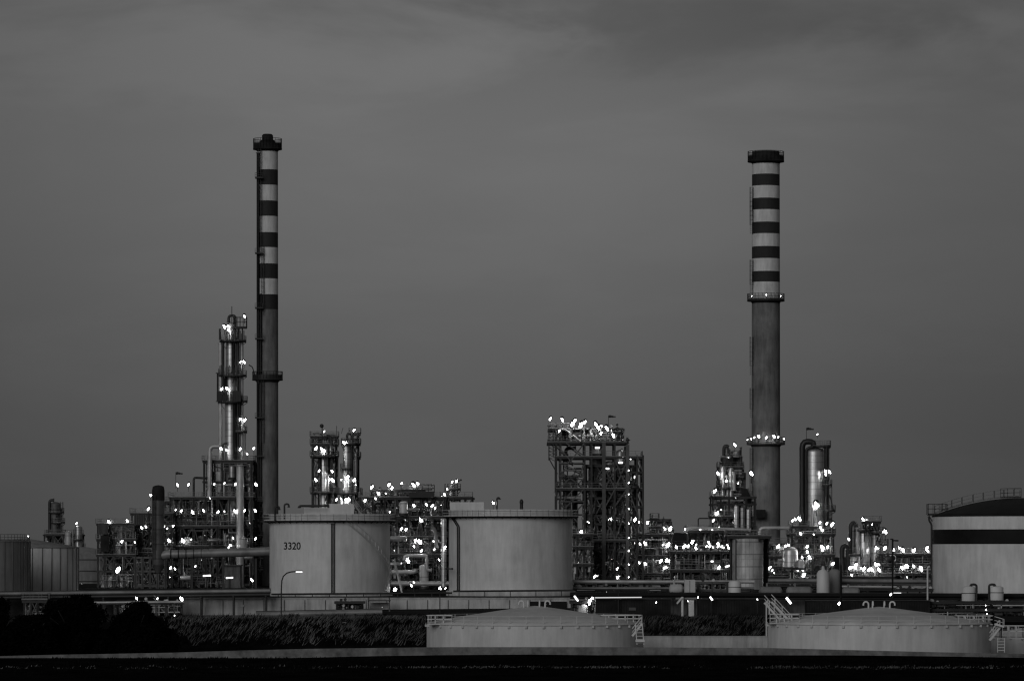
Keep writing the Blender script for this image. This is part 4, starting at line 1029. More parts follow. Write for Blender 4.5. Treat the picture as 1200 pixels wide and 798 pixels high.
vessel('reactor_vessel', 'dark thick vessel inside tallest frame, left rear bay', 'reactor', 669, DG+3, 8, 560, None, 'stack_dark')  # dark colour also carries the frame's interior shade
drum('heat_exchanger', 'tilted dark drum outside tallest frame near its right edge', 'heat exchanger', 739, 749, 571, DG-7, 3, 'pdark', None, .4)
for a, c, y, lb in ((689,706,626,'left of the thick grey post'),(708,722,587,'in the middle bays below the silver reactor'),(672,684,642,'just right of the unnumbered tank')):
    drum('heat_exchanger', 'dark exchanger in tallest frame ' + lb, 'heat exchanger', a, c, y, DG-5, 3, 'pdark', None, .5)
frame('steel_structure', 'inner lattice of decks and pipes within the tallest frame', 'steel structure', DG-2, 6, [687, 698, 708, 717, 727, 742], [684, 668, 655, 643, 613, 603, 583, 563, 545], brace='x', npipes=95, seed=23, w=.24, rails=[False]*9, plates=[False,(686,700),True,False,(700,742),False,(686,712),(712,742),(686,700)], mats=('pdark','pdark','pdark','pmid','plight'))
frame('steel_structure', 'low dark frame squeezed between unnumbered tank and tallest frame', 'steel structure', DG-14, 6, [668, 676, 684, 693], [683, 661, 641, 626], brace='x', npipes=32, seed=24, w=.3, lamps=[(681,622.5,1.0),(690,612,.6)])

# ------------------------------------------------------------------ UNIT 6 x 735-795
DH = 905
frame('process_structure', 'lit process frame attached right of the tallest frame', 'process structure', DH, 10, [738, 749, 761, 772, 786], [672, 651.5, 626.5], brace='x', npipes=72, seed=31, w=.4,
   lamps=[(749,611,1),(753,613,.9),(759,612,1.5),(750,637,1.0),(756,636.5,1.4),(754,635,1.0),(777,638,1.0),(783,638,2.1),(749,659,.9),(756,660,1.2),(774.5,657,1.4),(781.5,656.5,1.4),(779,665,1.1),(781,664,.9),(754.5,685,1.3),(792.5,641,1.3),(744,636,.6)],
   mats=('pdark','pmid','plight','plight','pdark'), plates=[True, True, True])
frame('steel_structure', 'black topped gantry above the lit frame with one round lamp', 'steel structure', DH-2, 6, [763, 769, 776, 784], [617.5, 608], base=Z(626,DH-2), brace=None, npipes=24, seed=32, w=.3, lamps=[(785.5,619,1.55),(779.5,620,.9),(778,618,.8)], plates=[True, (762, 772)])
vessel('pressure_vessel', 'bright vessel in the left bay of the lit process frame', 'vessel', 753, DH-3, 5.5, 629, 651, 'clad')
vessel('pressure_vessel', 'pale slim vessel in lower left bay of the lit process frame', 'vessel', 755, DH-4, 4.5, 655, 672, 'clad')
vessel('pressure_vessel', 'dull vessel in upper right bay of lit process frame', 'vessel', 779, DH-3, 4, 630, 651, 'cladw')
b = MB(); b.tube([(X(764,DH),DH-4,Z(626,DH)),(X(763.5,DH),DH-4,Z(603,DH))],.12,6); b.tube([(X(777,DH),DH-4,Z(620,DH)),(X(777,DH),DH-4,Z(605,DH))],.06,6)
tag(b.build('mast', 'steel', origin=(X(764,DH),DH-4,Z(626,DH))), 'pair of thin masts on the gantry beside tallest frame', 'mast')

frame('process_structure', 'long dim row of decks and pipes behind centre right racks', 'process structure', 930, 12, [744, 764, 784, 804, 824, 844, 864, 884, 904, 924], [684, 672, 660, 648, 640], brace='x', npipes=98, seed=33, w=.34, mats=('pdark','pmid','plight'), lamps=[(765,670,.8),(797,655,.8),(820,672,.7),(846,676,.7),(870,650,.6),(905,655,.8),(918,672,.8)])
# ------------------------------------------------------------------ UNIT 7 long rack x 785-860
DI = 900
frame('pipe_rack', 'long two storey pipe rack crowned with many lamps, left of weathered cylinder', 'pipe rack', DI, 10, [786, 797, 808, 820, 832, 844, 857], [668, 646.5], brace=None, npipes=90, seed=41, w=.38,
   lamps=[(792.5,640.5,1.2),(784,638,.8),(802,640,1.4),(806.5,639.5,1.3),(811.5,634.5,1.4),(815.5,642,1.1),(816,638,.7),(828,640,1.0),(830.5,635.5,1.2),(832,639.5,1.1),(835.5,641,.7),(841,636,.9),(842,639,1.4),(846,640,.9),(848,641.5,.7),(852.5,638.5,.8),(854,642,1.1),(842.5,664.5,1.3),(781,656,1.1)], mats=('pdark','pmid','plight','pdark'))
frame('pipe_rack', 'upper slim pipe bridge above the long lamp lit rack', 'pipe rack', DI+4, 5, [806, 818, 832, 846, 862, 876], [622], base=Z(646,DI+4), brace=None, npipes=26, seed=42, w=.28, lamps=[(803,620,1.1),(821,619.5,1.0),(832,619,.9),(835,620,.9),(842,618.5,1.1),(853,619.5,.6)])
t = thing('process_pipe', 'thin square gantry frame above the long lamp lit rack', 'gantry', (X(820,DI), DI+3, Z(622,DI)))
pipe(t, [(X(819,DI),DI+3,Z(622,DI)),(X(819,DI),DI+3,Z(607,DI)),(X(836,DI),DI+3,Z(607,DI))], .14, 'pdark')
t = thing('strip_lamp', 'tilted strip light hanging before the weathered cylinder', 'lamp', (X(854,DI-12), DI-12, Z(668,DI)))
tube_light(t, 850, 664, 858, 661.5, DI-12, .35); tube_light(t, 833, 657.5, 836, 657.5, DI-8, .3)
MB().tube([(X(854,DI-12),DI-11.4,TER),(X(854,DI-12),DI-11.4,Z(657,DI-12))],.1,6).build('post','steel',t)
# weathered cylinder
vessel('weathered_cylinder', 'fat weathered silver cylinder standing before the thick chimney', 'vessel', 875, 830, 19.5, 630, None, 'cladw', domeh=.3, step=3.2,
       pipes=[([(856,690),(856,626),(861,626)], .3, 'pdark', -1.5), ([(860,690),(860,632)], .25, 'pmid', -3)])
b = MB(); 
t = thing('clad_box', 'black boxy duct behind the weathered cylinder, right side', 'duct', (X(893,838), 838, TER))
b.box(X(888,838), X(899,838), 833, 842, TER, Z(628,838)); b.build('casing', 'soot', t)
MB().box(X(888,838)-.2, X(899,838)+.2, 832.8, 842.2, Z(628,838)+.002, Z(626.5,838)).build('cap', 'steel', t)
frame('steel_structure', 'dark top platform ringing the weathered cylinder', 'steel structure', 832, 9, [853, 864, 876, 888, 900], [628.5], base=Z(634, 832), brace=None, npipes=12, seed=44, w=.25)
# ------------------------------------------------------------------ UNIT 8 cluster x 828-888, y 520-620
DJ = 925
vessel('distillation_column', 'thin dark column topmost of cluster left of thick chimney', 'column', 851, DJ, 3.6, 524, None, 'cladd', decks=[(543, 843, 862, 2.4, 1.2)], pipes=[([(848,545),(848,522.5),(854,522.5),(854,548)], .35, 'pdark', -1), ([(851.5,620),(851.5,532)], .3, 'pmid', -1.5)], lamps=[(853.5,536.5,1.35)])
vessel('distillation_column', 'grey column with round top lamp, right peak of chimney-side cluster', 'column', 863, DJ, 3.4, 528, None, 'cladd', decks=[(534, 858, 868.5, 1.8), (551, 857, 872, 2.2)], pipes=[([(867.5,560),(867.5,524)], .25, 'pdark', -1)], lamps=[(861,521,1.5,0,False,-1)])
vessel('distillation_column', 'bright silver column at left of chimney-side cluster', 'column', 847, DJ-3, 3.6, 546, None, 'clad', decks=[(572, 842, 856, 2), (569, 839.5, 846, 1.2)], pipes=[([(852,600),(852,557)], .3, 'plight', -1.2)], lamps=[(841.3,554.5,1.6),(851.5,563,1.0)])
vessel('distillation_column', 'silver column in the middle of chimney-side cluster', 'column', 856.5, DJ-3, 3.2, 548, None, 'clad', pipes=[([(860,575),(860,553)], .4, 'plight', -1.2)])
vessel('distillation_column', 'stout grey column at right of chimney-side cluster', 'column', 869.5, DJ, 4.6, 553, None, 'cladd', decks=[(560, 863, 874, 2.4)])
frame('process_structure', 'dark decked frame holding the chimney-side column cluster', 'process structure', DJ-2, 10, [834, 843, 853, 863, 873, 883], [640, 622, 605.5, 590, 582], brace='x', npipes=90, seed=51, w=.4, m='steel',
   lamps=[(838,575,1.5),(840.5,601,1.5),(836,609.5,1.1),(845,597,.6),(862,583,.8,0,True),(859,612,.8,0,True)], plates=[True, True, (831, 862), False, (833, 848)], mats=('pdark','pdark','pmid','plight'))
b = MB(); t = thing('hopper_duct', 'black sloping duct between the column cluster and thick chimney', 'duct', (X(874,DJ-6), DJ-6, Z(600,DJ)))
b.add([(X(868,DJ),DJ-5,Z(573,DJ)),(X(874,DJ),DJ-5,Z(573,DJ)),(X(882,DJ),DJ-5,Z(591,DJ)),(X(868,DJ),DJ-5,Z(591,DJ)),(X(868,DJ),DJ-2,Z(573,DJ)),(X(874,DJ),DJ-2,Z(573,DJ)),(X(882,DJ),DJ-2,Z(591,DJ)),(X(868,DJ),DJ-2,Z(591,DJ))],
      [(0,1,2,3),(7,6,5,4),(0,4,5,1),(1,5,6,2),(2,6,7,3),(3,7,4,0)]); b.build('casing', 'soot', t)
pipe(t, [(X(874,DJ),DJ-4,Z(573,DJ)),(X(881,DJ),DJ-4,Z(584,DJ)),(X(883,DJ),DJ-4,Z(592,DJ)),(X(883,DJ),DJ-4,Z(625,DJ))], .35, 'pmid')
for k, (px, lb) in enumerate(((863,'left'),(870,'middle'),(877,'right'))):
    vessel('pressure_vessel', 'pale upright vessel below the black sloping duct, %s one' % lb, 'vessel', px, DJ-8, 2.8, 592+k*2, 624, ['clad','cladd','clad'][k])
t = thing('lamp_bracket', 'single floodlight on the left flank of thick chimney', 'floodlight', (X(880,1003), 1003, Z(565,1003)))
MB().bar((X(881,1003),1003.3,Z(566,1003)), (X(884,1003),1006,Z(562,1003)), .14).build('bracket', 'steel', t)
MB().bar((X(881,1003),1003.3,Z(566,1003)), (X(880.5,1003),1003.3,Z(556,1003)), .14).build('bracket', 'steel', t)
flood(t, 880.5, 554.5, 1003, 1.7)
# pale crossover pipe
t = thing('process_pipe', 'pale curved crossover pipe passing before thick chimney foot', 'pipe', (X(890,880), 880, Z(640,880)))
pipe(t, [(X(890.5,880),880,Z(635,880)),(X(890.5,880),880,Z(618.5,880)),(X(925,880),880,Z(618.5,880))], .38, 'plight', 10, 'run')
t = thing('process_pipe', 'pale bent pipe left of the weathered cylinder top', 'pipe', (X(806,894), 893, Z(625,893)))
pipe(t, [(X(803,893),893,Z(624,893)),(X(806,893),893,Z(618,893)),(X(838,893),893,Z(619,893)),(X(880,893),893,Z(621,893))], .3, 'plight', 10, 'run')

frame('steel_structure', 'upper dark cage of pipes around the chimney-side column cluster', 'steel structure', DJ+1, 7, [843, 851, 860, 868], [572, 560, 548], base=Z(590, DJ), brace='x', npipes=46, seed=52, w=.3, m='steel', zmaxpipe=535, lamps=[(848,551,.7),(865,566,.6),(856,588,.7),(873,600,.7)])
# ------------------------------------------------------------------ UNIT 9 single silver column x 925-980
DK = 900
vessel('distillation_column', 'fattest silver column with black overhead pipe, far right of centre', 'column', 954.5, DK, 12.2, 524, None, 'clad', step=1.6,
   decks=[(522.5, 951, 973.5, 2.6), (568, 961, 975, 2.2), (598, 964, 979, 2.2), (626, 937, 979, 4.5), (608, 968, 975, 1.6)], lad=[(969, 568, 524), (972, 626, 570)],
   pipes=[([(939.8,690),(939.8,517.5),(953,517.5),(953,524)], .62, 'pdark', -1), ([(944,630),(944,526),(952,523.5)], .3, 'pdark', -1.8), ([(967.8,626),(967.8,524)], .5, 'pdark', -1.6), ([(951,626),(951,594),(949,592)], .35, 'plight', -2.9), ([(975.5,598),(973,585),(971,580)], .15, 'pdark', -2), ([(962,690),(962,610)], .4, 'plight', -2.6)],
   lamps=[(958,508.8,.8),(956.8,590.5,2.0),(959,592.5,1.2),(956,594,1.2),(972,552.5,1.6),(967.2,552,1.2),(967.5,556,.9)])
frame('process_structure', 'lit process frame wrapped round the fattest silver column', 'process structure', DK-4, 12, [926, 938, 950, 962, 974], [668, 650, 626, 617], brace='x', npipes=85, seed=61, w=.38, m='steel',
   lamps=[(929,609.5,1.3),(932,608,1.0),(936.5,607,1.4),(938,609.5,1.0),(961,612,1.0),(961.5,618,1.0),(964,621,1.1),(969,613,1.3),(975.5,614,1.5),(938,625,1.3),(953.5,626,.7),(946,640,1.2),(963.5,641,1.9),(963.5,644,1.2),(970,640.5,1.3),(946,646,1.3),(948.5,652.5,1.5),(940,652.5,.9),(934.5,667,1.2),(941.5,666.5,1.3),(942,673.5,1.5),(976,660,1.4),(907,671,.6)],
   plates=[False, True, True, (926, 946)], mats=('pdark','pmid','plight','plight'))
vessel('silver_drum_vessel', 'short conical topped silver tank left of fattest column', 'vessel', 926, DK-12, 9, 640, 667, 'clad', domeh=1.2)
frame('process_structure', 'dim low process frame right of the weathered cylinder', 'process structure', DK, 8, [898, 908, 918, 928, 940], [676, 664, 652, 637], brace='x', npipes=62, seed=62, w=.35, lamps=[(912,640,1.5),(920.5,639.5,1.2),(924,638.5,1.1),(920,651.5,.8),(900.5,665.5,1.2),(903,664,1.0),(905,668,.9)])
vessel('pressure_vessel', 'grey upright vessel right of the short conical silver tank', 'vessel', 938, DK-12, 4.8, 655, 668, 'cladw')
b = MB(); 
t = thing('bullet_vessel', 'tall pale round shouldered vessel in front of fattest column', 'vessel', (X(964.5,790), 790, TER))
MB().lathe(X(964.5,790), 790, [(7.5*.158, TER), (7.5*.158, Z(672,790)), (5.5*.158, Z(668.5,790)), (2*.158, Z(667,790)), (1.5*.158, Z(663,790)), (.05, Z(663,790))], 24).build('shell', 'tank', t)
t = thing('bullet_vessel', 'darker vessel partly behind the pale round shouldered vessel', 'vessel', (X(978,795), 795, TER))
MB().lathe(X(978,795), 795, [(7*.159, TER), (7*.159, Z(670,795)), (4*.159, Z(667,795)), (.05, Z(666.5,795))], 24).build('shell', 'tank3', t)

# ------------------------------------------------------------------ UNIT 10 x 983-1092
DL = 880
vessel('distillation_column', 'dark pipe-like column at left of the right-hand cluster', 'column', 999.5, DL, 3.2, 615, None, 'cladd', pipes=[([(996,650),(996,613),(1003,612),(1003,640)], .4, 'pdark', -1)], lamps=[(994.5,631.5,1.3)])
vessel('distillation_column', 'widest silver column of the right-hand cluster', 'column', 1012.5, DL, 7.2, 622, None, 'clad', decks=[(621, 1000, 1024, 2)], pipes=[([(1004.5,660),(1004.5,618)], .45, 'plight', -1.3)], lamps=[(1011.5,608.5,1.6)])
vessel('distillation_column', 'dimmer column right of the widest silver one in right-hand cluster', 'column', 1025.5, DL, 5, 624, None, 'cladd', decks=[(623.5, 1019, 1036, 2.4), (637.5, 1031, 1041, 1.5), (658, 1025, 1036, 2)], lad=[(1031.5, 690, 624)], lamps=[(1037.5,622.5,1.6),(1027,641.5,1.4),(1037,642,1.35)])
vessel('pressure_vessel', 'squat dull vessel at lower left of right-hand cluster', 'vessel', 1002, DL-5, 6, 648, 672, 'cladw', decks=[(650, 995, 1011, 2)])
t = thing('process_pipe', 'black hooked pipe at left end of right-hand cluster', 'pipe', (X(986,DL-3), DL-3, TER))
pipe(t, [(X(986.5,DL-3),DL-3,TER),(X(986.5,DL-3),DL-3,Z(642,DL-3)),(X(990,DL-3),DL-3,Z(639,DL-3)),(X(994,DL-3),DL-3,Z(641,DL-3)),(X(994,DL-3),DL-3,Z(690,DL-3))], .5, 'pdark', 10, 'run')
t = frame('steel_structure', 'black top machinery frame crowning the right-hand cluster', 'steel structure', DL, 5, [1013, 1018, 1024, 1029], [611.5], base=Z(621,DL), brace='x', npipes=26, seed=71, w=.25, lamps=[(1017,615,.5,0,True),(1022,614,.6)])
frame('process_structure', 'lamp strewn process frame below the right-hand column cluster', 'process structure', DL-4, 10, [984, 996, 1008, 1020, 1032, 1044], [688, 675.5], brace=None, npipes=70, seed=72, w=.35,
   lamps=[(996,665,1.4),(999,664.5,1.0),(1003,661.5,1.4),(1002.5,664.5,1.0),(1009,665.5,1.0),(1012.5,666,1.6),(1018.5,667,1.4),(1022,667,1.5),(1026.5,661,1.4),(1030,667,1.5),(1030,661,.9),(998,673.5,.9)], mats=('pdark','pmid','plight','plight'))
frame('pipe_rack', 'long dark pipe rack leading to the black banded tank', 'pipe rack', DL, 9, [1032, 1044, 1056, 1068, 1080, 1091], [686, 672, 661, 649], brace=None, npipes=95, seed=73, w=.35,
   lamps=[(1047,643.5,1.2),(1053.5,641.5,1.0),(1058,644,1.6),(1071,644.5,1.7),(1086.5,642,1.4),(1087,645,1.1),(1057,665,1.5),(1061.5,663,1.8),(1063.5,664,1.0),(1070.5,663,1.1),(1079,665,1.5),(1080.5,668,1.0),(1063,676,.6)], mats=('pdark','pdark','pdark','pmid','plight'))
drum('heat_exchanger', 'dark drum on the long rack before the black banded tank', 'heat exchanger', 1036, 1050, 654, DL-7, 3.6, 'pdark', None, .5)
# ------------------------------------------------------------------ front pipe ways D 735-790
def rack(label, D, px0, px1, py0, py1, pipes, posts, base, group=None, m='steel', name='pipe_rack', h=.5, npost_m='steel', thin=False):
    t = thing(name, label, 'pipe rack', (X((px0+px1)/2, D), D, base), group)
    for (dpy, r_, mm, dy) in pipes:
        a = (X(px0,D), D+dy, Z(py0+dpy, D)); c = (X(px1,D), D+dy, Z(py1+dpy, D))
        MB().tube([a, c], r_, 10).build('pipe', mm, t)
    for px in posts:
        f = (px-px0)/(px1-px0); zz = Z(py0+(py1-py0)*f + max(p[0] for p in pipes), D)-.15
        b = MB()
        if thin: b.box(X(px,D)-.07, X(px,D)+.07, D-.1, D+.1, base, zz+.1); b.build('trestle', npost_m, t); continue
        b.box(X(px,D)-.12, X(px,D)+.12, D-1.6, D-1.35, base, zz); b.box(X(px,D)-.12, X(px,D)+.12, D+1.35, D+1.6, base, zz); b.box(X(px,D)-.14, X(px,D)+.14, D-1.8, D+1.8, zz-.25, zz+.003)
        b.build('trestle', npost_m, t)
    return t
rack('long pipe rack crossing behind the black trees', 733, -40, 317, 696, 692, [(0,.32,'pmid',-1.2),(2.6,.28,'plight',-.4),(-1.6,.2,'pdark',.6),(4.6,.35,'pdark',-1.3),(1,.3,'pmid',1)], list(range(-30, 316, 38)), YARD)
rack('lower pale pipe line under the long left rack', 722, 90, 216, 706, 705, [(0,.2,'plight',0),(1.8,.16,'pmid',.6)], range(95, 215, 20), YARD)
frame('steel_structure', 'small lit valve station under the left end of long rack', 'steel structure', 728, 4, [30, 38, 46, 54], [703], base=YARD, brace='x', npipes=12, seed=81, w=.22, mats=('pmid','plight'))
frame('steel_structure', 'lit valve station between black trees and retaining wall', 'steel structure', 729, 4, [140, 155, 170, 185, 200, 212], [704], base=YARD, brace=None, npipes=60, seed=82, w=.22, rmax=.2, mats=('pdark','pmid','plight'),
      lamps=[(160,700.5,1.0),(184.5,701,.8),(212.5,701,1.3),(163,716,.7),(204,722,1.2)], rails=[False])
# trench lines at foot of the retaining wall
rack('fat grey pipeline lying at the foot of retaining wall', 724, 300, 448, 720, 717, [(0,.52,'pmid',0),(-3.2,.16,'pdark',.3)], range(306, 446, 22), YARD)
rack('dark pipeline right below the retaining wall, black rows added as shade', 728, 445, 690, 722, 720, [(0,.42,'black',0),(-3.2,.36,'black',.5),(-5.2,.42,'black',.8),(2.6,.3,'black',-.6)], range(452, 690, 26), YARD)  # black pipe rows added to stand for the shaded band under the wall
rack('lowest rusty pipeline nearest the grass bank', 690, 250, 520, 727.5, 726, [(0,.28,'pdark',0)], range(260, 520, 30), YARD)
frame('steel_structure', 'valve cluster of short dark pipes before the retaining wall', 'steel structure', 729, 3.5, [395, 405, 415, 425], [704], base=YARD, brace=None, npipes=38, seed=83, w=.15, rmax=.2, mats=('pdark','pdark','pmid'), rails=[False], plates=[False])
rack('black pipe line hugging the base of tank 3320', 738.5, 318, 530, 696, 694.5, [(0,.16,'pdark',0)], range(326, 528, 20), TER, thin=True)
rack('black pipe line hugging the base of the unnumbered tank', 739, 531, 672, 692.5, 691.5, [(0,.16,'pdark',0)], range(538, 672, 30), TER, thin=True)
t = thing('pump_shed', 'small open shed with pale lit back wall at the retaining wall', 'shed', (X(444,730), 730, YARD))
MB().box(X(433,730), X(455,730), 731.5, 731.9, YARD, Z(706,730)).build('back_wall', 'conc', t)
for px in (432, 456.5): MB().bar((X(px,729),728.5,YARD), (X(px,729),728.5,Z(700,729)), .25).build('post', 'steel2', t)
MB().box(X(431,729), X(457.5,729), 728.2, 732, Z(704,729), Z(703,729)).build('roof', 'steel', t)
flood(t, 448, 711, 730.5, .35, 0, True)
# long black rack on the right
rack('long black pipe rack crossing the whole right half', 734, 668, 1320, 696.5, 698.5, [(0,.35,'black',-1.2),(1.5,.3,'soot',0),(-1.8,.18,'pdark',1),(3.4,.22,'pdark',-.8)], range(690, 1310, 29), YARD)
rack('pale pipe line above the long black rack', 760, 672, 884, 681.5, 681.5, [(0,.3,'plight',0),(7.5,.22,'pmid',0)], [675, 720, 760, 800, 840, 880], TER)
rack('pale pipe line right of the weathered cylinder', 800, 900, 1092, 680, 681, [(0,.38,'pmid',0),(3,.2,'pmid',.5),(6.5,.25,'pdark',0)], range(905, 1090, 36), TER)
rack('thin pale pipe line low by the right-hand cluster', 775, 985, 1096, 687, 688, [(0,.22,'plight',0),(4,.25,'pdark',.3)], range(990, 1094, 26), TER)
# dark sheds below the rack
def shed(label, px0, px1, D, top, m='soot'):
    t = thing('dark_shed', label, 'shed', (X((px0+px1)/2,D), D, YARD), 'black sheds under the long rack')
    MB().box(X(px0,D), X(px1,D), D, D+3.2, YARD, Z(top,D)).build('wall', m, t)
    MB().box(X(px0,D)-.2, X(px1,D)+.2, D-.3, D+3.4, Z(top,D)+.002, Z(top-1,D)).build('roof', 'steel', t)
    b = MB(); n = int((px1-px0)/3)
    for k in range(n): b.box(X(px0+k*3,D), X(px0+k*3+.5,D), D-.08, D-.003, YARD, Z(top,D)-.1)
    b.build('wall_rib', 'black', t)
    return t
sA = shed('black shed left of the lit doorway, under the long rack', 698, 786, 722, 702)
b = MB(); b.box(X(737,722), X(745,722), 721.8, 721.89, Z(715,722), Z(711.5,722)); b.build('notice_plate', 'steel2', sA)
flood(sA, 769, 705.5, 721, .5)
shed('black shed right of the lit doorway, under the long rack', 818, 897, 722, 702)
shed('black shed behind the stair of the right low tank', 945, 1090, 724, 704)
t = thing('lit_doorway', 'white lit doorway frame between the two black sheds', 'doorway', (X(805,724), 724, YARD))
for px, w, tp in ((799.5,.35,699),(810,.9,703)): MB().box(X(px,724)-w/2, X(px,724)+w/2, 723.8, 724.1, YARD, Z(tp,724)).build('post', 'railw', t)
MB().box(X(792,724), X(817,724), 724.6, 725, Z(702,724), Z(700,724)).build('lintel', 'pmid', t)
MB().bar((X(793,724),723.7,Z(707,724)), (X(799,724),723.7,Z(700,724)), .3).build('brace', 'railw', t)
flood(t, 818, 699.5, 722, .6); flood(t, 806, 704, 722.5, .45)
t = thing('small_tank', 'grey dumpy tank right of the unnumbered tank foot', 'small tank', (X(686,726), 726, YARD))
MB().lathe(X(683.5,726), 726, [(.85, YARD), (.85, Z(710,726)), (.5, Z(708,726)), (.02, Z(707.5,726))], 20).build('shell', 'tank', t)
frame('steel_structure', 'dark clutter of valves right of the dumpy grey tank', 'steel structure', 727, 3, [670, 680, 690, 699], [704], base=YARD, brace=None, npipes=30, seed=85, w=.2, rmax=.18, lamps=[(694.5,700.3,.8),(691.5,703.5,1.4),(691,707,.9)], rails=[False], mats=('pdark','pdark','pmid'))
t = thing('strip_lamp', 'slanted strip light beside the dumpy grey tank', 'lamp', (X(675,722),722,YARD)); tube_light(t, 673, 698, 677.5, 704, 722, .28); MB().tube([(X(675,722),722.6,YARD),(X(675,722),722.6,Z(694,722))],.08,6).build('post','steel',t)
t = thing('strip_lamp', 'long strip light along the left part of black rack', 'lamp', (X(725,722),722,YARD)); tube_light(t, 697, 700, 752, 699.6, 720.5, .16, 'dim'); MB().tube([(X(724.5,722),721.1,YARD),(X(724.5,722),721.1,Z(692,722))],.08,6).build('post','steel',t)
t = thing('strip_lamp', 'slanted strip light on the rack above right black shed', 'lamp', (X(834,722),720,YARD)); tube_light(t, 832, 699, 835, 703, 720, .28); MB().tube([(X(833.5,720),720.6,YARD),(X(833.5,720),720.6,Z(694,720))],.08,6).build('post','steel',t)
t = thing('strip_lamp', 'bright slanted strip light right of the white stair', 'lamp', (X(924,722),720,YARD)); tube_light(t, 921.5, 700, 927, 707, 720, .36); MB().tube([(X(924,720),720.6,YARD),(X(924,720),720.6,Z(694,720))],.08,6).build('post','steel',t)
t = thing('post_lamp', 'round lamp on a post above the right low tank roof', 'lamp', (X(983.5,720),720,YARD), None); MB().tube([(X(983.5,720),720.2,YARD),(X(983.5,720),720.2,Z(700,720))],.08,6).build('post','steel',t); flood(t, 983.5, 706.5, 719.5, 1.0)
t = thing('post_lamp', 'lamp on short arm above the white stair top', 'lamp', (X(887,720),720,YARD), None); MB().tube([(X(887.5,720),720.2,YARD),(X(887.5,720),720.2,Z(705,720))],.08,6).build('post','steel',t); flood(t, 887.5, 702, 719.5, .6)
# equipment between x 780-960 above the long rack
def dome_drum(label, a, c, top, D, m='tank'):
    return drum('bullet_tank', label, 'bullet tank', a, c, top+6, D, 6, m, 'horizontal bullet tanks behind the black rack', .3)
dome_drum('grey bullet tank left of the pale square box', 784, 801, 684, 755, 'tankroof')
dome_drum('grey bullet tank just right of the weathered cylinder', 889, 917, 687, 765, 'tank3')
dome_drum('grey bullet tank between cylinder and pale round shouldered vessel', 921, 952, 687, 765, 'tank3')
dome_drum('grey bullet tank left of the tall lamp pole', 986, 1008, 688, 760, 'tank3')
t = thing('switch_cabinet', 'pale square box beside the left bullet tank', 'cabinet', (X(808,752),752,TER))
MB().box(X(802,752), X(814.5,752), 751, 753.5, TER, Z(679,752)).build('casing', 'tankroof', t); MB().box(X(807.8,752), X(808.4,752), 750.95, 750.999, TER+.1, Z(680,752)).build('door_seam', 'steel', t)
t = thing('small_tank', 'pale keg tank touching the weathered cylinder foot', 'small tank', (X(861,755),755,TER))
MB().lathe(X(861,755), 755, [(1.12, TER), (1.12, Z(683,755)), (.8, Z(680.5,755)), (.02, Z(680,755))], 24).build('shell', 'tank', t)
MB().lathe(X(861,755), 755, [(1.16, Z(688,755)), (1.16, Z(688,755)+.1)], 24).build('hoop', 'steel2', t)
frame('steel_structure', 'pale rectangular pipe frame left of the pale keg tank', 'steel structure', 758, 3, [817.5, 834, 851.5], [690, 681], base=TER, brace=None, npipes=30, seed=87, w=.3, rmax=.16, m='steel2', rails=[False]*2, plates=[False]*2, mats=('pdark','pmid','plight'))
frame('steel_structure', 'dark low frame of pipes left of the pale square box', 'steel structure', 800, 6, [673, 700, 727, 754, 781], [690, 679], base=TER, brace=None, npipes=90, seed=88, w=.25, rmax=.25, rails=[False]*2, plates=[False]*2, mats=('pdark','pdark','pmid','plight'), lamps=[(697,675,1),(724,676,1),(711,694,.5)])
drum('heat_exchanger', 'lit dull drum below tallest frame, left of the other', 'heat exchanger', 692, 704, 682, 815, 4, 'tank3', None, .6)
drum('heat_exchanger', 'lit dull drum below tallest frame, right of the other', 'heat exchanger', 718, 731, 684, 815, 4, 'tank3', None, .6)
# tall pole with lamp head near right cluster
t = thing('lamp_pole', 'tall black lamp pole with unlit arm right of cluster', 'lamp pole', (X(1046,715),715,YARD))
MB().tube([(X(1046,715),715,YARD),(X(1046,715),715,Z(631,715))],.16,8).build('pole','black',t)
b = MB(); b.bar((X(1046,715),715,Z(633,715)),(X(1050,715),715,Z(633,715)),.12); b.cbox(X(1050,715),715,Z(633.3,715),.8,.4,.25); b.cbox(X(1045,715),715,Z(631.5,715),.5,.3,.2); b.build('lamp_arm','black',t)
flood(t, 1044, 696, 714.5, .9)
t = thing('lamp_pole', 'black pole without lamp beside the hooked black pipe', 'pole', (X(985.5,716),716,YARD))
MB().tube([(X(985.5,716),716,YARD),(X(985.5,716),716,Z(662,716))],.2,8).build('pole','black',t)
t = thing('process_pipe', 'white hooked vent pipe left of the black banded tank', 'pipe', (X(1087,728),728,YARD))
pipe(t, [(X(1087,728),728,YARD),(X(1087,728),728,Z(664,728)),(X(1089.5,728),728,Z(664,728))], .16, 'tank', 8, 'run')
frame('steel_structure', 'lit low shelter between pole and black banded tank', 'steel structure', 745, 4, [1048, 1062, 1076, 1090], [690], base=TER, brace=None, npipes=26, seed=91, w=.2, rmax=.15, mats=('pmid','plight','pdark'), rails=[False])
t = thing('strip_lamp', 'short horizontal strip light by the tall black pole', 'lamp', (X(1051,740),742,TER)); tube_light(t, 1047, 695, 1056, 695, 740, .25); MB().tube([(X(1051.5,740),740.6,TER),(X(1051.5,740),740.6,Z(690,740))],.06,6).build('post','steel',t)
frame('steel_structure', 'black pipe frame under the two small pale tanks', 'steel structure', 728, 3.6, [1060, 1085, 1110, 1126, 1145, 1160, 1178, 1200, 1220], [713, 704.5], base=YARD, brace=None, npipes=80, seed=92, w=.22, rmax=.2, mats=('black','pdark','pdark','pmid'), rails=[False]*2, plates=[False, (1122, 1220)], lamps=[(1155,709,.4),(1155.5,714,.45),(1156.5,719,.4),(1072,714,.5)])
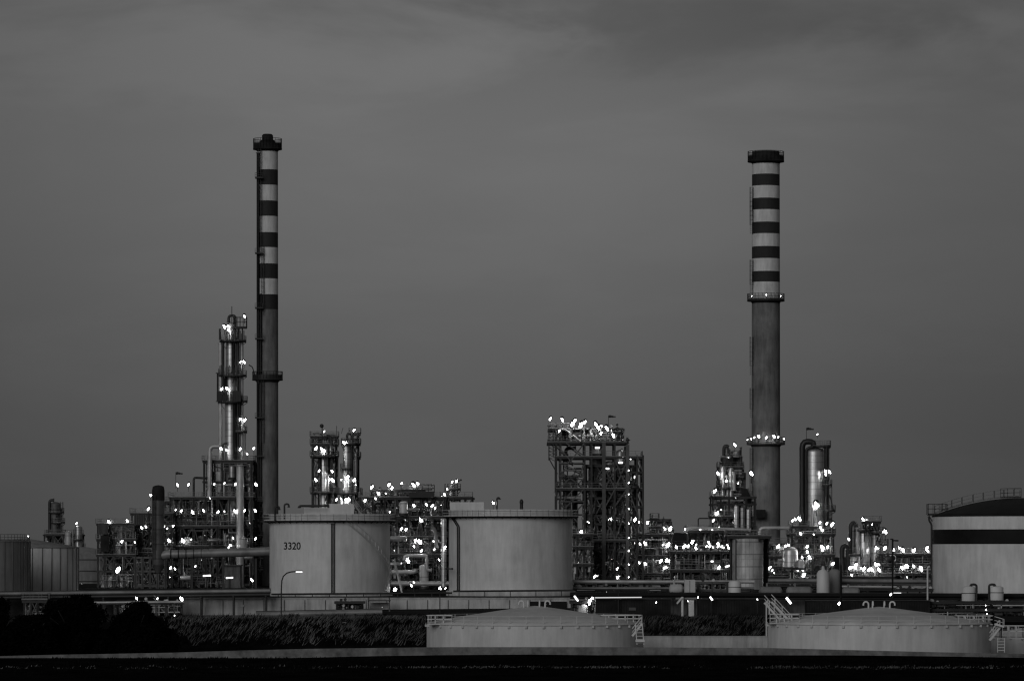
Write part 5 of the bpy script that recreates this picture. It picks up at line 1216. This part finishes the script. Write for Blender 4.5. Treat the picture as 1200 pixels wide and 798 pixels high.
rack('thin dark pipeline on the yard before right sheds', 700, 756, 1250, 725, 727, [(0,.2,'pdark',0)], range(765, 1240, 40), YARD)
# street lamp
t = thing('street_lamp', 'curved arm street lamp in front of tank 3320', 'street lamp', (X(329.5,705),705,YARD))
b = MB(); D_ = 705
b.tube([(X(329.5,D_),D_,YARD),(X(329.7,D_),D_,Z(690,D_)),(X(330.3,D_),D_,Z(680,D_)),(X(332,D_),D_,Z(675,D_)),(X(336,D_),D_,Z(671.3,D_)),(X(341,D_),D_,Z(669.8,D_)),(X(347,D_),D_,Z(669.3,D_))], .11, 8); b.build('pole','steel',t)
b = MB(); b.cbox(X(350.5,D_),D_,Z(668.9,D_)+.06,1.15,.4,.14); b.build('lamp_head','steel2',t)
MB().cbox(X(350.5,D_),D_,Z(669.6,D_)-.04,1.05,.45,.18).build('lens','soft',t)
t = thing('lamp_pole', 'thin dark lamp pole before gap between the pale tanks', 'lamp pole', (X(515,700),700,YARD))
MB().tube([(X(515.5,700),700,YARD),(X(515.5,700),700,Z(690,700))],.09,8).build('pole','steel',t); flood(t, 515.3, 688.5, 699.8, .8)
# drain box on the grass bank
t = thing('drain_box', 'small concrete drain box set in the grass bank', 'drain', (X(403,611),611,5.0))
b = MB(); b.box(X(400.5,611),X(406,611),610,612,Z(733,611),Z(728.5,611)); b.build('casing','conc',t)
MB().box(X(401.5,611),X(405,611),609.9,609.99,Z(733,611)+.05,Z(729.5,611)).build('opening_shade','black',t)  # black plate painted in for the shade inside the drain

# ------------------------------------------------------------------ world, sun, camera
w = bpy.data.worlds.new('World'); bpy.context.scene.world = w; w.use_nodes = True
nt = w.node_tree; N = nt.nodes; L = nt.links
bg = N['Background']
sky = N.new('ShaderNodeTexSky'); sky.sky_type = 'NISHITA'; sky.sun_disc = False
SE, SA = R(18), R(203)
sky.sun_elevation = SE; sky.sun_rotation = SA; sky.air_density = 1.0; sky.dust_density = 2.0
bw = N.new('ShaderNodeRGBToBW'); L.new(sky.outputs[0], bw.inputs[0])
def math_(op, a, c=None, clamp=False):
    n = N.new('ShaderNodeMath'); n.operation = op; n.use_clamp = clamp
    for i, q in enumerate((a, c)):
        if q is None: continue
        if isinstance(q, (int, float)): n.inputs[i].default_value = q
        else: L.new(q, n.inputs[i])
    return n.outputs[0]
flat = math_('MINIMUM', bw.outputs[0], 1.6)
base = math_('ADD', math_('MULTIPLY', flat, .08), .90)
tc = N.new('ShaderNodeTexCoord'); sp = N.new('ShaderNodeSeparateXYZ'); L.new(tc.outputs['Generated'], sp.inputs[0])
mp = N.new('ShaderNodeMapping'); L.new(tc.outputs['Generated'], mp.inputs[0]); mp.inputs['Scale'].default_value = (7, 5, 24); mp.inputs['Location'].default_value = (2.9, 1.2, .75)
nz = N.new('ShaderNodeTexNoise'); nz.inputs['Scale'].default_value = 1.6; nz.inputs['Detail'].default_value = 7; nz.inputs['Roughness'].default_value = .55; nz.inputs['Distortion'].default_value = .3
L.new(mp.outputs[0], nz.inputs['Vector'])
# cloud layer: thin deck, darker higher up
cl = N.new('ShaderNodeMapRange'); cl.interpolation_type = 'SMOOTHSTEP'; cl.inputs['From Min'].default_value = .38; cl.inputs['From Max'].default_value = .60; L.new(nz.outputs['Fac'], cl.inputs['Value'])
def rng_(src, a, c, lo, hi):
    n = N.new('ShaderNodeMapRange'); n.interpolation_type = 'SMOOTHSTEP'
    n.inputs['From Min'].default_value = a; n.inputs['From Max'].default_value = c
    n.inputs['To Min'].default_value = lo; n.inputs['To Max'].default_value = hi
    L.new(src, n.inputs['Value']); return n.outputs[0]
up = rng_(sp.outputs['Z'], .09, .132, .06, .26)
veil = rng_(sp.outputs['Z'], .0, .118, .86, 1.55)          # brighter veil above the horizon haze
off = math_('ABSOLUTE', math_('ADD', sp.outputs['X'], .015))
side = rng_(off, .015, .16, 1.0, .66)                       # the afterglow fades to both sides
dark = math_('SUBTRACT', 1.0, math_('MULTIPLY', cl.outputs[0], up))
deck = math_('ADD', math_('ADD', sp.outputs['Z'], math_('MULTIPLY', math_('SUBTRACT', nz.outputs['Fac'], .5), .045)), rng_(sp.outputs['X'], -.045, .02, -.014, .0))
band = rng_(deck, .1165, .1255, 1.0, .80)                   # a cloud bank with a ragged lower edge
dark = math_('MULTIPLY', dark, band)
col = math_('MULTIPLY', math_('MULTIPLY', base, dark), math_('MULTIPLY', veil, side))
L.new(col, bg.inputs['Color']); bg.inputs['Strength'].default_value = .101
sd = bpy.data.lights.new('sun', 'SUN'); sd.energy = .74; sd.angle = R(30); sd.color = (1, 1, 1)
so = bpy.data.objects.new('sun', sd); C.objects.link(so)
# direction towards the sun (Blender sky: rotation measured from +Y clockwise)
dv = Vector((math.sin(SA)*math.cos(SE), math.cos(SA)*math.cos(SE), math.sin(SE)))
so.rotation_euler = dv.to_track_quat('Z', 'Y').to_euler()
so.location = (0, 0, 200)
cd = bpy.data.cameras.new('camera'); cam = bpy.data.objects.new('camera', cd); C.objects.link(cam)
cd.lens = 36*F/1200; cd.sensor_width = 36; cd.sensor_fit = 'HORIZONTAL'; cd.shift_y = (HOR-399)/1200; cd.clip_start = 1; cd.clip_end = 30000
cam.location = (0, 0, CAMZ); cam.rotation_euler = (R(90), 0, 0)
sc = bpy.context.scene; sc.camera = cam
sc.view_settings.view_transform = 'Standard'; sc.view_settings.look = 'None'; sc.view_settings.gamma = 1; sc.view_settings.exposure = 0
sc.cycles.max_bounces = 5; sc.cycles.diffuse_bounces = 2; sc.cycles.glossy_bounces = 2
sc.cycles.sample_clamp_indirect = 4; sc.cycles.use_light_tree = True
sc.cycles.filter_width = 1.3
bpy.context.view_layer.update()
